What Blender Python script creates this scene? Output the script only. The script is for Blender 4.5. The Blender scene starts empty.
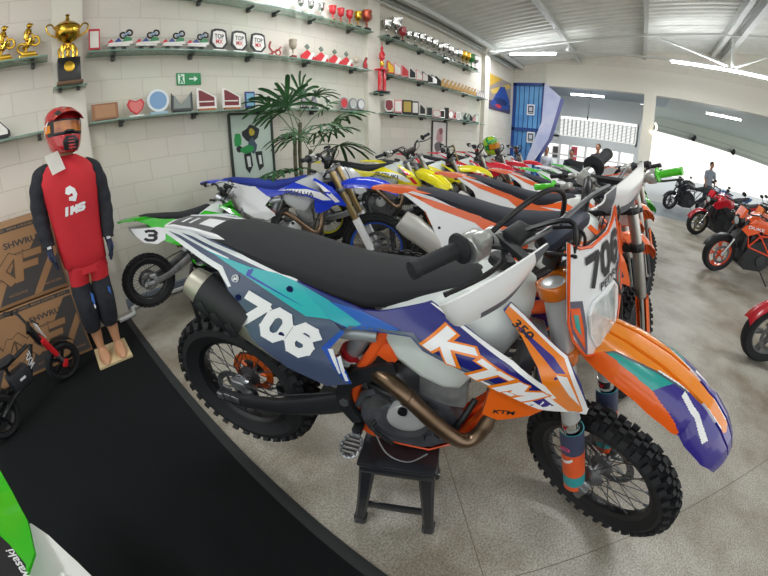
# a motorcycle shop: motocross bikes in two rows, trophies on glass shelves
import bpy, bmesh, math, random
from mathutils import Vector, Matrix
from mathutils.geometry import tessellate_polygon
random.seed(7)
SC = bpy.context.scene
COL = SC.collection
PI = math.pi
sin, cos = math.sin, math.cos

# ------------------------------------------------------------------ materials
def lin(h):
    h = h.lstrip('#')
    c = [int(h[i:i+2], 16)/255 for i in (0, 2, 4)]
    return tuple((x/12.92 if x <= .04045 else ((x+.055)/1.055)**2.4) for x in c) + (1,)
_M = {}
def mat(col, rough=.45, metal=0, coat=0, noise=None, bump=None, emit=0, alpha=1, trans=0, spec=.5, name=None):
    key = (col, rough, metal, coat, str(noise), str(bump), emit, alpha, trans, spec)
    if key in _M: return _M[key]
    m = bpy.data.materials.new(name or 'paint_'+col.strip('#'))
    m.use_nodes = True
    nt = m.node_tree; b = nt.nodes['Principled BSDF']
    b.inputs['Base Color'].default_value = lin(col)
    b.inputs['Roughness'].default_value = rough
    b.inputs['Metallic'].default_value = metal
    b.inputs['Specular IOR Level'].default_value = spec
    if coat:
        b.inputs['Coat Weight'].default_value = coat; b.inputs['Coat Roughness'].default_value = .06
    if trans: b.inputs['Transmission Weight'].default_value = trans
    if alpha < 1: b.inputs['Alpha'].default_value = alpha
    if emit:
        b.inputs['Emission Color'].default_value = lin(col); b.inputs['Emission Strength'].default_value = emit
    tc = None
    if noise or bump:
        tc = nt.nodes.new('ShaderNodeTexCoord')
    if noise:   # (scale, colour2, detail)
        n = nt.nodes.new('ShaderNodeTexNoise'); n.inputs['Scale'].default_value = noise[0]; n.inputs['Detail'].default_value = 6
        nt.links.new(tc.outputs['Object'], n.inputs['Vector'])
        r = nt.nodes.new('ShaderNodeValToRGB'); r.color_ramp.elements[0].position = .35; r.color_ramp.elements[1].position = .65
        r.color_ramp.elements[0].color = lin(col); r.color_ramp.elements[1].color = lin(noise[1])
        nt.links.new(n.outputs['Fac'], r.inputs['Fac']); nt.links.new(r.outputs['Color'], b.inputs['Base Color'])
    if bump:    # (scale, strength, distance)
        n = nt.nodes.new('ShaderNodeTexNoise'); n.inputs['Scale'].default_value = bump[0]; n.inputs['Detail'].default_value = 3
        nt.links.new(tc.outputs['Object'], n.inputs['Vector'])
        bp = nt.nodes.new('ShaderNodeBump'); bp.inputs['Strength'].default_value = bump[1]; bp.inputs['Distance'].default_value = bump[2]
        nt.links.new(n.outputs['Fac'], bp.inputs['Height']); nt.links.new(bp.outputs['Normal'], b.inputs['Normal'])
    _M[key] = m
    return m
def gloss(c): return mat(c, .22, coat=.6)
def plast(c): return mat(c, .38)
def matte(c): return mat(c, .75)
RUBBER = mat('#15161a', .72, bump=(60, .25, .002))
BLACKM = mat('#17181b', .35)
BLACKP = mat('#1d1f23', .5)
DARKG = mat('#34363a', .5)
ALU = mat('#b9bcc0', .32, metal=.9)
ALUD = mat('#8b8c8e', .42, metal=.85, noise=(14, '#6f7073'))
CHROME = mat('#dcdfe2', .12, metal=1)
TITAN = mat('#6e5a48', .3, metal=.85, noise=(7, '#8a7460'))
BRUSH = mat('#aaa596', .4, metal=.6, noise=(8, '#c0bcae'))
STEEL = mat('#54565a', .38, metal=.8)
GOLD = mat('#c9a23c', .22, metal=1)
SILVER = mat('#cfd0cf', .16, metal=1)
WHITE = gloss('#eef0f2')
GLASS = mat('#cfe6dd', .05, trans=.7, alpha=.75, spec=.6)

# ------------------------------------------------------------------ mesh builder
class MB:
    def __init__(s): s.v = []; s.f = []; s.mi = []; s.T = None
    def add(s, vs, fs, mi=0):
        o = len(s.v)
        if s.T is not None: vs = [s.T @ Vector(p) for p in vs]
        s.v += [tuple(p) for p in vs]
        s.f += [tuple(i+o for i in f) for f in fs]
        s.mi += [mi]*len(fs)
    def box(s, c, d, mi=0, R=None, bev=0):
        if bev:
            bm = bmesh.new(); bmesh.ops.create_cube(bm, size=1)
            for v in bm.verts: v.co = Vector((v.co.x*d[0], v.co.y*d[1], v.co.z*d[2]))
            bmesh.ops.bevel(bm, geom=bm.edges[:], offset=min(bev, min(d)*.45), segments=2, affect='EDGES', profile=.5)
            vs = [v.co.copy() for v in bm.verts]; fs = [[v.index for v in f.verts] for f in bm.faces]; bm.free()
        else:
            vs = [Vector((x*d[0]/2, y*d[1]/2, z*d[2]/2)) for x in (-1, 1) for y in (-1, 1) for z in (-1, 1)]
            fs = [(0,1,3,2),(4,6,7,5),(0,4,5,1),(2,3,7,6),(0,2,6,4),(1,5,7,3)]
        if R is not None: vs = [R @ v for v in vs]
        s.add([v+Vector(c) for v in vs], fs, mi)
        return s
    def bar(s, a, b, w, h, mi=0, bev=0, up=(0,0,1)):
        a = Vector(a); b = Vector(b); d = b-a; x = d.normalized(); u = Vector(up)
        y = u.cross(x)
        if y.length < 1e-4: y = Vector((0,1,0)).cross(x)
        y.normalize(); z = x.cross(y)
        R = Matrix((x, y, z)).transposed()
        return s.box((a+b)/2, (d.length, w, h), mi, R, bev)
    def tube(s, pts, r, n=10, mi=0, closed=False, cap=True):
        P = [Vector(p) for p in pts]; k = len(P)
        rs = r if isinstance(r, (list, tuple)) else [r]*k
        T = []
        for i in range(k):
            if closed: d = P[(i+1) % k]-P[i-1]
            else: d = P[min(i+1, k-1)]-P[max(i-1, 0)]
            T.append(d.normalized() if d.length > 1e-9 else Vector((0,0,1)))
        u = T[0].orthogonal().normalized(); vs = []
        for i in range(k):
            u = (u-T[i]*u.dot(T[i]))
            if u.length < 1e-6: u = T[i].orthogonal()
            u.normalize(); w = T[i].cross(u)
            for j in range(n):
                a = 2*PI*j/n; vs.append(P[i]+(u*cos(a)+w*sin(a))*rs[i])
        fs = []
        for i in range(k if closed else k-1):
            i2 = (i+1) % k
            for j in range(n):
                j2 = (j+1) % n; fs.append((i*n+j, i*n+j2, i2*n+j2, i2*n+j))
        if cap and not closed:
            fs.append(tuple(range(n-1, -1, -1))); fs.append(tuple((k-1)*n+j for j in range(n)))
        s.add(vs, fs, mi); return s
    def lathe(s, prof, o=(0,0,0), d=(0,0,1), n=20, mi=0, closed=False, sx=1, sy=1):
        d = Vector(d).normalized(); u = d.orthogonal().normalized(); w = d.cross(u); o = Vector(o)
        if abs(d.z) > .99: u = Vector((1,0,0)); w = Vector((0,1,0))*(1 if d.z > 0 else -1)
        vs = []; k = len(prof)
        for r, h in prof:
            for j in range(n):
                a = 2*PI*j/n; vs.append(o+d*h+u*cos(a)*r*sx+w*sin(a)*r*sy)
        fs = []
        for i in range(k if closed else k-1):
            i2 = (i+1) % k
            for j in range(n):
                j2 = (j+1) % n; fs.append((i*n+j, i*n+j2, i2*n+j2, i2*n+j))
        if not closed:
            if prof[0][0] > 1e-4: fs.append(tuple(range(n-1, -1, -1)))
            if prof[-1][0] > 1e-4: fs.append(tuple((k-1)*n+j for j in range(n)))
        s.add(vs, fs, mi); return s
    def ball(s, c, r, n=12, mi=0):
        r = r if isinstance(r, (tuple, list)) else (r, r, r); m = max(n//2, 4)
        vs = []; fs = []
        for i in range(m+1):
            t = PI*i/m
            for j in range(n):
                a = 2*PI*j/n; vs.append((c[0]+r[0]*sin(t)*cos(a), c[1]+r[1]*sin(t)*sin(a), c[2]+r[2]*cos(t)))
        for i in range(m):
            for j in range(n): fs.append((i*n+j, (i+1)*n+j, (i+1)*n+(j+1) % n, i*n+(j+1) % n))
        s.add(vs, fs, mi); return s
    def loft(s, rows, mi=0, closed=False, cap=False, fmi=None):
        k = len(rows); n = len(rows[0]); vs = [p for r in rows for p in r]; fs = []; ms = []
        for i in range(k-1):
            for j in range(n if closed else n-1):
                j2 = (j+1) % n; fs.append((i*n+j, i*n+j2, (i+1)*n+j2, (i+1)*n+j)); ms.append(fmi(i, j) if fmi else mi)
        if cap: fs += [tuple(range(n-1, -1, -1)), tuple((k-1)*n+j for j in range(n))]; ms += [mi, mi]
        o = len(s.f); s.add(vs, fs, mi); s.mi[o:] = ms
        return s
    def shell(s, rows, t, mi=0, fmi=None):
        """a sheet with real thickness t (offset along its normals)"""
        k = len(rows); n = len(rows[0]); R = [[Vector(p) for p in r] for r in rows]
        back = []
        for i in range(k):
            br = []
            for j in range(n):
                du = R[min(i+1, k-1)][j]-R[max(i-1, 0)][j]; dv = R[i][min(j+1, n-1)]-R[i][max(j-1, 0)]
                nn = du.cross(dv)
                nn = nn.normalized() if nn.length > 1e-10 else Vector((0,0,1))
                br.append(R[i][j]-nn*t)
            back.append(br)
        s.loft(R, mi, fmi=fmi); s.loft([list(reversed(r)) for r in back], mi, fmi=(lambda i, j: fmi(i, n-2-j)) if fmi else None)
        s.loft([R[0], back[0]], mi); s.loft([back[-1], R[-1]], mi)
        s.loft([[r[0] for r in back], [r[0] for r in R]], mi); s.loft([[r[-1] for r in R], [r[-1] for r in back]], mi)
        return s
    def prism(s, poly, fn, w0, w1, mi=0, mi_side=None):
        """poly: 2-D outline; fn(u,v,w)->xyz"""
        n = len(poly); tris = tessellate_polygon([[Vector((p[0], p[1], 0)) for p in poly]])
        vs = [fn(p[0], p[1], w0) for p in poly]+[fn(p[0], p[1], w1) for p in poly]
        fs = [tuple(t) for t in tris]+[tuple(n+i for i in reversed(t)) for t in tris]
        s.add(vs, fs, mi)
        s.add(vs, [(i, (i+1) % n, n+(i+1) % n, n+i) for i in range(n)], mi if mi_side is None else mi_side)
        return s
    def patch(s, poly, fn, t=.005, mi=0, maxe=.05, mi_side=None):
        """outline cut out of the surface fn(u,v,w)->xyz, finely divided so that it follows it; thickness t"""
        vs, tris, bnd = tri2d(poly, maxe); n = len(vs)
        if n == 0: return s
        s.add([fn(p[0], p[1], 0) for p in vs]+[fn(p[0], p[1], -t) for p in vs], tris+[tuple(n+i for i in reversed(f)) for f in tris], mi)
        s.add([fn(p[0], p[1], 0) for p in vs]+[fn(p[0], p[1], -t) for p in vs], [(a, b, n+b, n+a) for a, b in bnd], mi if mi_side is None else mi_side)
        return s
    def build(s, name, mats, parent=None, M=None, smooth=True, ang=35):
        me = bpy.data.meshes.new(name); me.from_pydata(s.v, [], s.f)
        if not isinstance(mats, (list, tuple)): mats = [mats]
        for m in mats: me.materials.append(m)
        me.polygons.foreach_set('material_index', s.mi)
        bm = bmesh.new(); bm.from_mesh(me); bmesh.ops.remove_doubles(bm, verts=bm.verts, dist=1e-6)
        bmesh.ops.recalc_face_normals(bm, faces=bm.faces); bm.to_mesh(me); bm.free()
        if smooth:
            me.polygons.foreach_set('use_smooth', [True]*len(me.polygons)); me.set_sharp_from_angle(angle=math.radians(ang))
        me.update()
        return link(name, me, parent, M)
def link(name, me, parent=None, M=None):
    o = bpy.data.objects.new(name, me); COL.objects.link(o)
    if parent: o.parent = parent
    if M is not None: o.matrix_basis = M
    return o
def tri2d(poly, maxe):
    bm = bmesh.new()
    P = []
    for p in poly:
        if not P or (abs(P[-1][0]-p[0])+abs(P[-1][1]-p[1])) > 1e-4: P.append(p)
    tris = tessellate_polygon([[Vector((p[0], p[1], 0)) for p in P]])
    vv = [bm.verts.new((p[0], p[1], 0)) for p in P]
    for t in tris:
        try: bm.faces.new([vv[i] for i in t])
        except ValueError: pass
    for _ in range(7):
        L = [e for e in bm.edges if e.calc_length() > maxe]
        if not L: break
        bmesh.ops.subdivide_edges(bm, edges=L, cuts=1)
        bmesh.ops.triangulate(bm, faces=bm.faces[:])
    bm.verts.index_update()
    vs = [(v.co.x, v.co.y) for v in bm.verts]; fs = [tuple(v.index for v in f.verts) for f in bm.faces]
    bnd = []
    for f in bm.faces:
        for l in f.loops:
            if len(l.edge.link_faces) == 1: bnd.append((l.vert.index, l.link_loop_next.vert.index))
    bm.free()
    return vs, fs, bnd
_TX = {}
def text_tris(t, bold=.0):
    if (t, bold) in _TX: return _TX[(t, bold)]
    cu = bpy.data.curves.new('t', 'FONT'); cu.body = t; cu.size = 1; cu.offset = bold; cu.resolution_u = 3; cu.fill_mode = 'FRONT'
    ob = bpy.data.objects.new('t', cu); COL.objects.link(ob)
    dg = bpy.context.evaluated_depsgraph_get(); me = ob.evaluated_get(dg).to_mesh()
    vs = [(v.co.x, v.co.y) for v in me.vertices]; fs = [tuple(p.vertices) for p in me.polygons]
    ob.evaluated_get(dg).to_mesh_clear(); bpy.data.objects.remove(ob); bpy.data.curves.remove(cu)
    x0 = min(v[0] for v in vs); x1 = max(v[0] for v in vs); y0 = min(v[1] for v in vs); y1 = max(v[1] for v in vs)
    vs = [((x-x0)/(x1-x0), (y-y0)/(y1-y0)) for x, y in vs]
    _TX[(t, bold)] = (vs, fs); return vs, fs
def text_on(mb, t, fn, mi, bold=.02):
    """lettering laid on a surface: fn(u,v in 0..1) -> xyz"""
    vs, fs = text_tris(t, bold); mb.add([fn(u, v) for u, v in vs], fs, mi)
def quad(q, surf):
    """bilinear 0..1 -> the quad BL,BR,TR,TL given in surface coordinates"""
    def f(u, v):
        a = [q[0][i]*(1-u)*(1-v)+q[1][i]*u*(1-v)+q[2][i]*u*v+q[3][i]*(1-u)*v for i in (0, 1)]
        return surf(a[0], a[1])
    return f
# blocky stroke lettering
GL = {'7': [[(0,.88),(1,.88),(.38,0)]], '0': [[(.3,.08),(.7,.08),(.92,.28),(.92,.72),(.7,.92),(.3,.92),(.08,.72),(.08,.28),(.3,.08)]],
      '6': [[(.95,.8),(.72,.92),(.3,.92),(.08,.72),(.08,.28),(.3,.08),(.7,.08),(.92,.26),(.92,.42),(.72,.56),(.1,.56)]],
      '3': [[(.05,.84),(.25,.92),(.72,.92),(.92,.76),(.92,.64),(.72,.52),(.35,.52)],[(.72,.52),(.92,.4),(.92,.24),(.72,.08),(.25,.08),(.05,.18)]],
      'K': [[(.1,0),(.1,1)],[(.95,1),(.3,.52),(1,0)]], 'T': [[(0,.88),(1,.88)],[(.5,.88),(.5,0)]], 'M': [[(.06,0),(.1,.92),(.5,.3),(.9,.92),(.94,0)]],
      'X': [[(0,0),(1,1)],[(0,1),(1,0)]], 'F': [[(.1,0),(.1,.9),(1,.9)],[(.1,.5),(.85,.5)]], 'I': [[(.5,0),(.5,1)]],
      'S': [[(.95,.82),(.8,.9),(.2,.9),(.08,.7),(.2,.52),(.8,.48),(.92,.3),(.8,.1),(.2,.1),(.05,.18)]]}
def strokes(mb, txt, fn, mi, w=.2, gap=.12, fine=True):
    n = len(txt); cw = (1-gap*(n-1)/n)/n; K_ = [0]
    base = fn; e_ = 1e-2; nz = (Vector(base(.5+e_, .5))-Vector(base(.5, .5))).cross(Vector(base(.5, .5+e_))-Vector(base(.5, .5))).normalized()
    fn = lambda u, v: Vector(base(u, v))+nz*(.00022*(K_[0] % 4))
    for i, ch in enumerate(txt):
        x0 = i*(cw+gap/n)
        asp = cw  # glyph box cw x 1
        for line in GL[ch]:
            for a, b in zip(line, line[1:]):
                ax, ay, bx, by = x0+a[0]*cw, a[1], x0+b[0]*cw, b[1]
                dx, dy = (bx-ax)*n*.8, by-ay; L = math.hypot(dx, dy) or 1; nx, ny = -dy/L*w/2/(n*.8), dx/L*w/2; ex, ey = dx/L*w*.3/(n*.8), dy/L*w*.3
                A, B_, C2, D2 = (ax+nx-ex, ay+ny-ey), (ax-nx-ex, ay-ny-ey), (bx-nx+ex, by-ny+ey), (bx+nx+ex, by+ny+ey); N = max(2, int(L*5)) if fine else 1
                rows = []; K_[0] += 1
                for k in range(N+1):
                    t = k/N; rows.append([fn(lerp(lerp(A[0], D2[0], t), lerp(B_[0], C2[0], t), u), lerp(lerp(A[1], D2[1], t), lerp(B_[1], C2[1], t), u)) for u in ((0, .5, 1) if fine else (0, 1))])
                mb.loft(rows, mi)
# ------------------------------------------------------------------ things
def thing(name, label, cat, group=None, M=None, loc=None):
    o = bpy.data.objects.new(name, None); COL.objects.link(o); o.empty_display_size = .1
    if M is not None: o.matrix_basis = M
    if loc is not None: o.location = loc
    o['label'] = label; o['category'] = cat
    if group: o['group'] = group
    return o
def tag(o, label, cat, group=None, kind=None):
    o['label'] = label; o['category'] = cat
    if group: o['group'] = group
    if kind: o['kind'] = kind
    return o
def struct(o, label=None):
    o['kind'] = 'structure'
    if label: o['label'] = label
    return o
def sm(t): t = min(max(t, 0), 1); return t*t*(3-2*t)
def lerp(a, b, t): return a+(b-a)*t
def interp(x, xs, ys):
    if x <= xs[0]: return ys[0]
    for i in range(1, len(xs)):
        if x <= xs[i]:
            t = (x-xs[i-1])/(xs[i]-xs[i-1]); return lerp(ys[i-1], ys[i], t)
    return ys[-1]
def crv(pts, k=6):
    """Catmull-Rom through pts"""
    P = [Vector(p) for p in pts]; out = []
    for i in range(len(P)-1):
        a = P[max(i-1, 0)]; b = P[i]; c = P[i+1]; d = P[min(i+2, len(P)-1)]
        for j in range(k):
            t = j/k; out.append(.5*((2*b)+(c-a)*t+(2*a-5*b+4*c-d)*t*t+(3*b-a-3*c+d)*t**3))
    out.append(P[-1]); return out
PX = {"side": [[-0.185, 0.695], [-0.192, 0.67], [0.08, 0.605], [0.118, 0.551], [0.164, 0.481], [0.208, 0.423], [0.331, 0.35], [0.459, 0.32], [0.538, 0.364], [0.521, 0.39], [0.44, 0.454], [0.496, 0.517], [0.459, 0.54], [0.349, 0.62], [0.201, 0.647], [0.109, 0.677]], "teal": [[0.011, 0.657], [0.199, 0.632], [0.286, 0.631], [0.349, 0.62], [0.459, 0.54], [0.386, 0.531], [0.068, 0.646]], "stroke": [[0.191, 0.624], [0.21, 0.631], [0.2, 0.61], [0.374, 0.557], [0.183, 0.607]], "white1": [[-0.189, 0.676], [-0.183, 0.67], [0.083, 0.604], [0.117, 0.616], [0.085, 0.614], [-0.155, 0.686]], "white2": [[-0.169, 0.691], [-0.147, 0.688], [0.2, 0.631], [0.201, 0.639], [0.007, 0.671]], "white3": [[-0.053, 0.69], [0.095, 0.675], [0.345, 0.617], [0.349, 0.625], [0.108, 0.688]], "bluetrim": [[0.44, 0.454], [0.495, 0.522], [0.505, 0.517], [0.466, 0.458], [0.523, 0.404], [0.538, 0.364], [0.518, 0.367]], "shroudblue": [[0.349, 0.62], [0.459, 0.54], [0.506, 0.528], [0.607, 0.557], [0.683, 0.577], [0.719, 0.552], [0.859, 0.534], [1.006, 0.476], [1.084, 0.459], [1.014, 0.547], [0.926, 0.589], [0.714, 0.653], [0.698, 0.647], [0.594, 0.602], [0.548, 0.591]], "tealmix": [[0.349, 0.62], [0.459, 0.54], [0.518, 0.532], [0.55, 0.555], [0.482, 0.579]], "midblue": [[0.452, 0.587], [0.55, 0.555], [0.518, 0.532], [0.607, 0.557], [0.653, 0.58], [0.548, 0.589]], "greyedge": [[0.506, 0.528], [0.607, 0.557], [0.683, 0.577], [0.719, 0.552], [0.859, 0.534], [1.006, 0.476], [1.015, 0.481], [0.857, 0.542], [0.722, 0.562], [0.689, 0.586], [0.606, 0.565], [0.517, 0.54]], "nose": [[0.899, 0.691], [0.974, 0.651], [1.056, 0.614], [1.181, 0.456], [1.187, 0.433], [1.084, 0.459], [1.014, 0.547], [0.989, 0.587], [0.939, 0.633], [0.889, 0.671]], "nosewhite": [[0.899, 0.691], [0.974, 0.651], [1.056, 0.614], [1.181, 0.456], [1.187, 0.433], [1.175, 0.44], [1.048, 0.611], [0.973, 0.646], [0.896, 0.684]], "purple": [[0.916, 0.655], [0.972, 0.632], [1.021, 0.612], [1.06, 0.582], [1.035, 0.583], [1.004, 0.603], [0.959, 0.629]], "whitestroke": [[1.036, 0.579], [1.066, 0.574], [1.153, 0.464], [1.1, 0.51]], "shroudwhite": [[0.714, 0.653], [0.719, 0.654], [0.927, 0.593], [1.019, 0.548], [1.065, 0.506], [1.055, 0.504], [1.01, 0.537], [0.922, 0.584]], "lowor": [[0.915, 0.379], [0.915, 0.505], [1.005, 0.479], [1.084, 0.459], [1.014, 0.415], [0.946, 0.372]], "ktm": [[0.72, 0.561], [1.0, 0.478], [1.039, 0.515], [0.74, 0.604]], "ktmbg": [[0.763, 0.549], [0.922, 0.5], [1.034, 0.471], [1.084, 0.459], [1.044, 0.504], [0.905, 0.562]], "t350": [[0.91, 0.652], [0.961, 0.631], [0.972, 0.639], [0.92, 0.664]], "d706": [[0.16, 0.483], [0.388, 0.419], [0.428, 0.495], [0.211, 0.557]], "logo": [[0.146, 0.591], [0.159, 0.537], [0.331, 0.595], [0.314, 0.46], [0.537, 0.367]]}
WORLD = 1.3; LAMPW = 40; UPF = .35; EXPO = .33; PANO = True; LAMPS = [(8.6, 2.4), (8.6, -1.6), (3.0, 2.4), (3.0, -1.6), (-1.5, 1.5)]
# ------------------------------------------------------------------ motocross bikes
# frame of a bike: x forward from the rear axle, y to its left, z up, axles level
AX = Vector((-.446, 0, .895)).normalized(); PF = Vector((AX.z, 0, -AX.x))
WB = 1.485; FAX = Vector((WB, 0, .005)); SQ = FAX-.055*PF; FC = FAX-.033*PF
def FK(t, y=0, f=0): return FC+AX*t+PF*f+Vector((0, y, 0))
def Yb(x, z):
    t = sm((x-.42)/.5)
    rear = (.10+.075*min(max((.66-z)/.26, 0), 1))*(.55+.45*sm((x+.32)/.42))
    front = .125+.10*sm((.70-z)/.14)-.05*sm((x-1.0)/.2)
    return rear*(1-t)+front*t
def side_fn(s, off=0): return lambda x, z, w: (x, s*(Yb(x, z)+off+w), z)

_cache = {}
def once(key, fn):
    if key not in _cache: _cache[key] = fn()
    return _cache[key]
def mesh_of(mb, name, mats, **k):
    o = mb.build(name, mats, **k); me = o.data; bpy.data.objects.remove(o); return me

def tyre_mesh(R, rb, w, n, knob=True):
    mb = MB(); r0 = R-.019
    prof = [(rb-.008, -w*.55), (rb+.012, -w*.72), (lerp(rb, r0, .45), -w), (r0-.022, -w*.93), (r0-.004, -w*.5), (r0, 0), (r0-.004, w*.5), (r0-.022, w*.93), (lerp(rb, r0, .45), w), (rb+.012, w*.72), (rb-.008, w*.55)]
    mb.lathe([(r, h) for r, h in prof], d=(0, 1, 0), n=64, closed=True)
    if knob:
        for i in range(n):
            for (y, tilt, dr, wd, ph, ln) in ((-.30, 0, 0, .34, 0, .42), (.30, 0, 0, .34, 0, .42), (0, 0, 0, .26, .5, .36), (-.84, 1, -.012, .30, .5, .44), (.84, -1, -.012, .30, .5, .44), (-.62, .5, -.005, .2, 0, .3), (.62, -.5, -.005, .2, 0, .3)):
                a = 2*PI*(i+ph)/n; pitch = 2*PI*R/n
                Rm = Matrix.Rotation(-a, 3, 'Y') @ Matrix.Rotation(-tilt*.75, 3, 'X')
                c = Matrix.Rotation(-a, 3, 'Y') @ Vector((0, y*w, R-.011+dr))
                mb.box(c, (pitch*ln, wd*w, .026), R=Rm)
    return mesh_of(mb, 'tire', RUBBER)
def rim_mesh(rb, w, m):
    mb = MB(); mb.lathe([(rb+.006, -w*.6), (rb+.006, -w*.52), (rb-.014, -w*.42), (rb-.02, 0), (rb-.014, w*.42), (rb+.006, w*.52), (rb+.006, w*.6), (rb-.012, w*.52), (rb-.027, w*.3), (rb-.03, 0), (rb-.027, -w*.3), (rb-.012, -w*.52)], d=(0, 1, 0), n=64, closed=True)
    return mesh_of(mb, 'rim', m)
def spoke_mesh(rb, n=36):
    mb = MB()
    for i in range(n):
        a = 2*PI*i/n; s = 1 if i % 2 else -1; b = a+s*(.5 if (i//2) % 2 else -.5)
        mb.tube([(cos(b)*.045, s*.032, sin(b)*.045), (cos(a)*(rb-.022), s*.006, sin(a)*(rb-.022))], .0019, 5)
        mb.tube([(cos(a)*(rb-.022), s*.006, sin(a)*(rb-.022)), (cos(lerp(a, b, .06))*(rb-.045), s*.008, sin(lerp(a, b, .06))*(rb-.045))], .0038, 5)
    return mesh_of(mb, 'spokes', STEEL)
def hub_mesh(m):
    mb = MB(); mb.lathe([(.018, -.062), (.026, -.058), (.05, -.036), (.05, -.028), (.026, -.02), (.024, .02), (.05, .028), (.05, .036), (.026, .058), (.018, .062)], d=(0, 1, 0), n=24)
    mb.lathe([(.009, -.115), (.009, .115)], d=(0, 1, 0), n=10); mb.lathe([(.017, -.118), (.017, -.108)], d=(0, 1, 0), n=6); mb.lathe([(.017, .108), (.017, .118)], d=(0, 1, 0), n=6)
    return mesh_of(mb, 'hub', m)
def disc_mesh(r, y):
    mb = MB(); n = 48
    def rr(j): return r+.006*sin(j*2*PI/6*1.0)
    rows = []
    for (k, yy) in ((1, y-.0015), (.74, y-.0015), (.74, y+.0015), (1, y+.0015)):
        rows.append([((r+.004*sin(j*6*PI/6))*k*cos(2*PI*j/n), yy, (r+.004*sin(j*6*PI/6))*k*sin(2*PI*j/n)) for j in range(n)])
    mb.loft(rows+[rows[0]], closed=True)
    for i in range(6):
        a = 2*PI*i/6; mb.bar((cos(a+.4)*.04, y, sin(a+.4)*.04), (cos(a)*r*.78, y, sin(a)*r*.78), .012, .003)
    for i in range(24):
        a = 2*PI*i/24; mb.lathe([(.004, -.0021), (.004, .0021)], o=(cos(a)*r*(.83+.07*(i % 2)), y, sin(a)*r*(.83+.07*(i % 2))), d=(0, 1, 0), n=6, mi=1)
    return mesh_of(mb, 'brake_disc', [ALUD, BLACKM])
def add_wheel(name, root, M, c, R, rb, w, n, rimm, hubm, disc, discy, lo=False):
    T = M @ Matrix.Translation(c)
    t = link(name, once(('t', R, n), lambda: tyre_mesh(R, rb, w, n)), root, T)
    link('rim', once(('r', rb, rimm.name), lambda: rim_mesh(rb, w, rimm)), t)
    link('spokes', once(('s', rb), lambda: spoke_mesh(rb)), t)
    link('hub', once(('h', hubm.name), lambda: hub_mesh(hubm)), t)
    link('brake_disc', once(('d', disc, discy), lambda: disc_mesh(disc, discy)), t)
    return t

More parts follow.
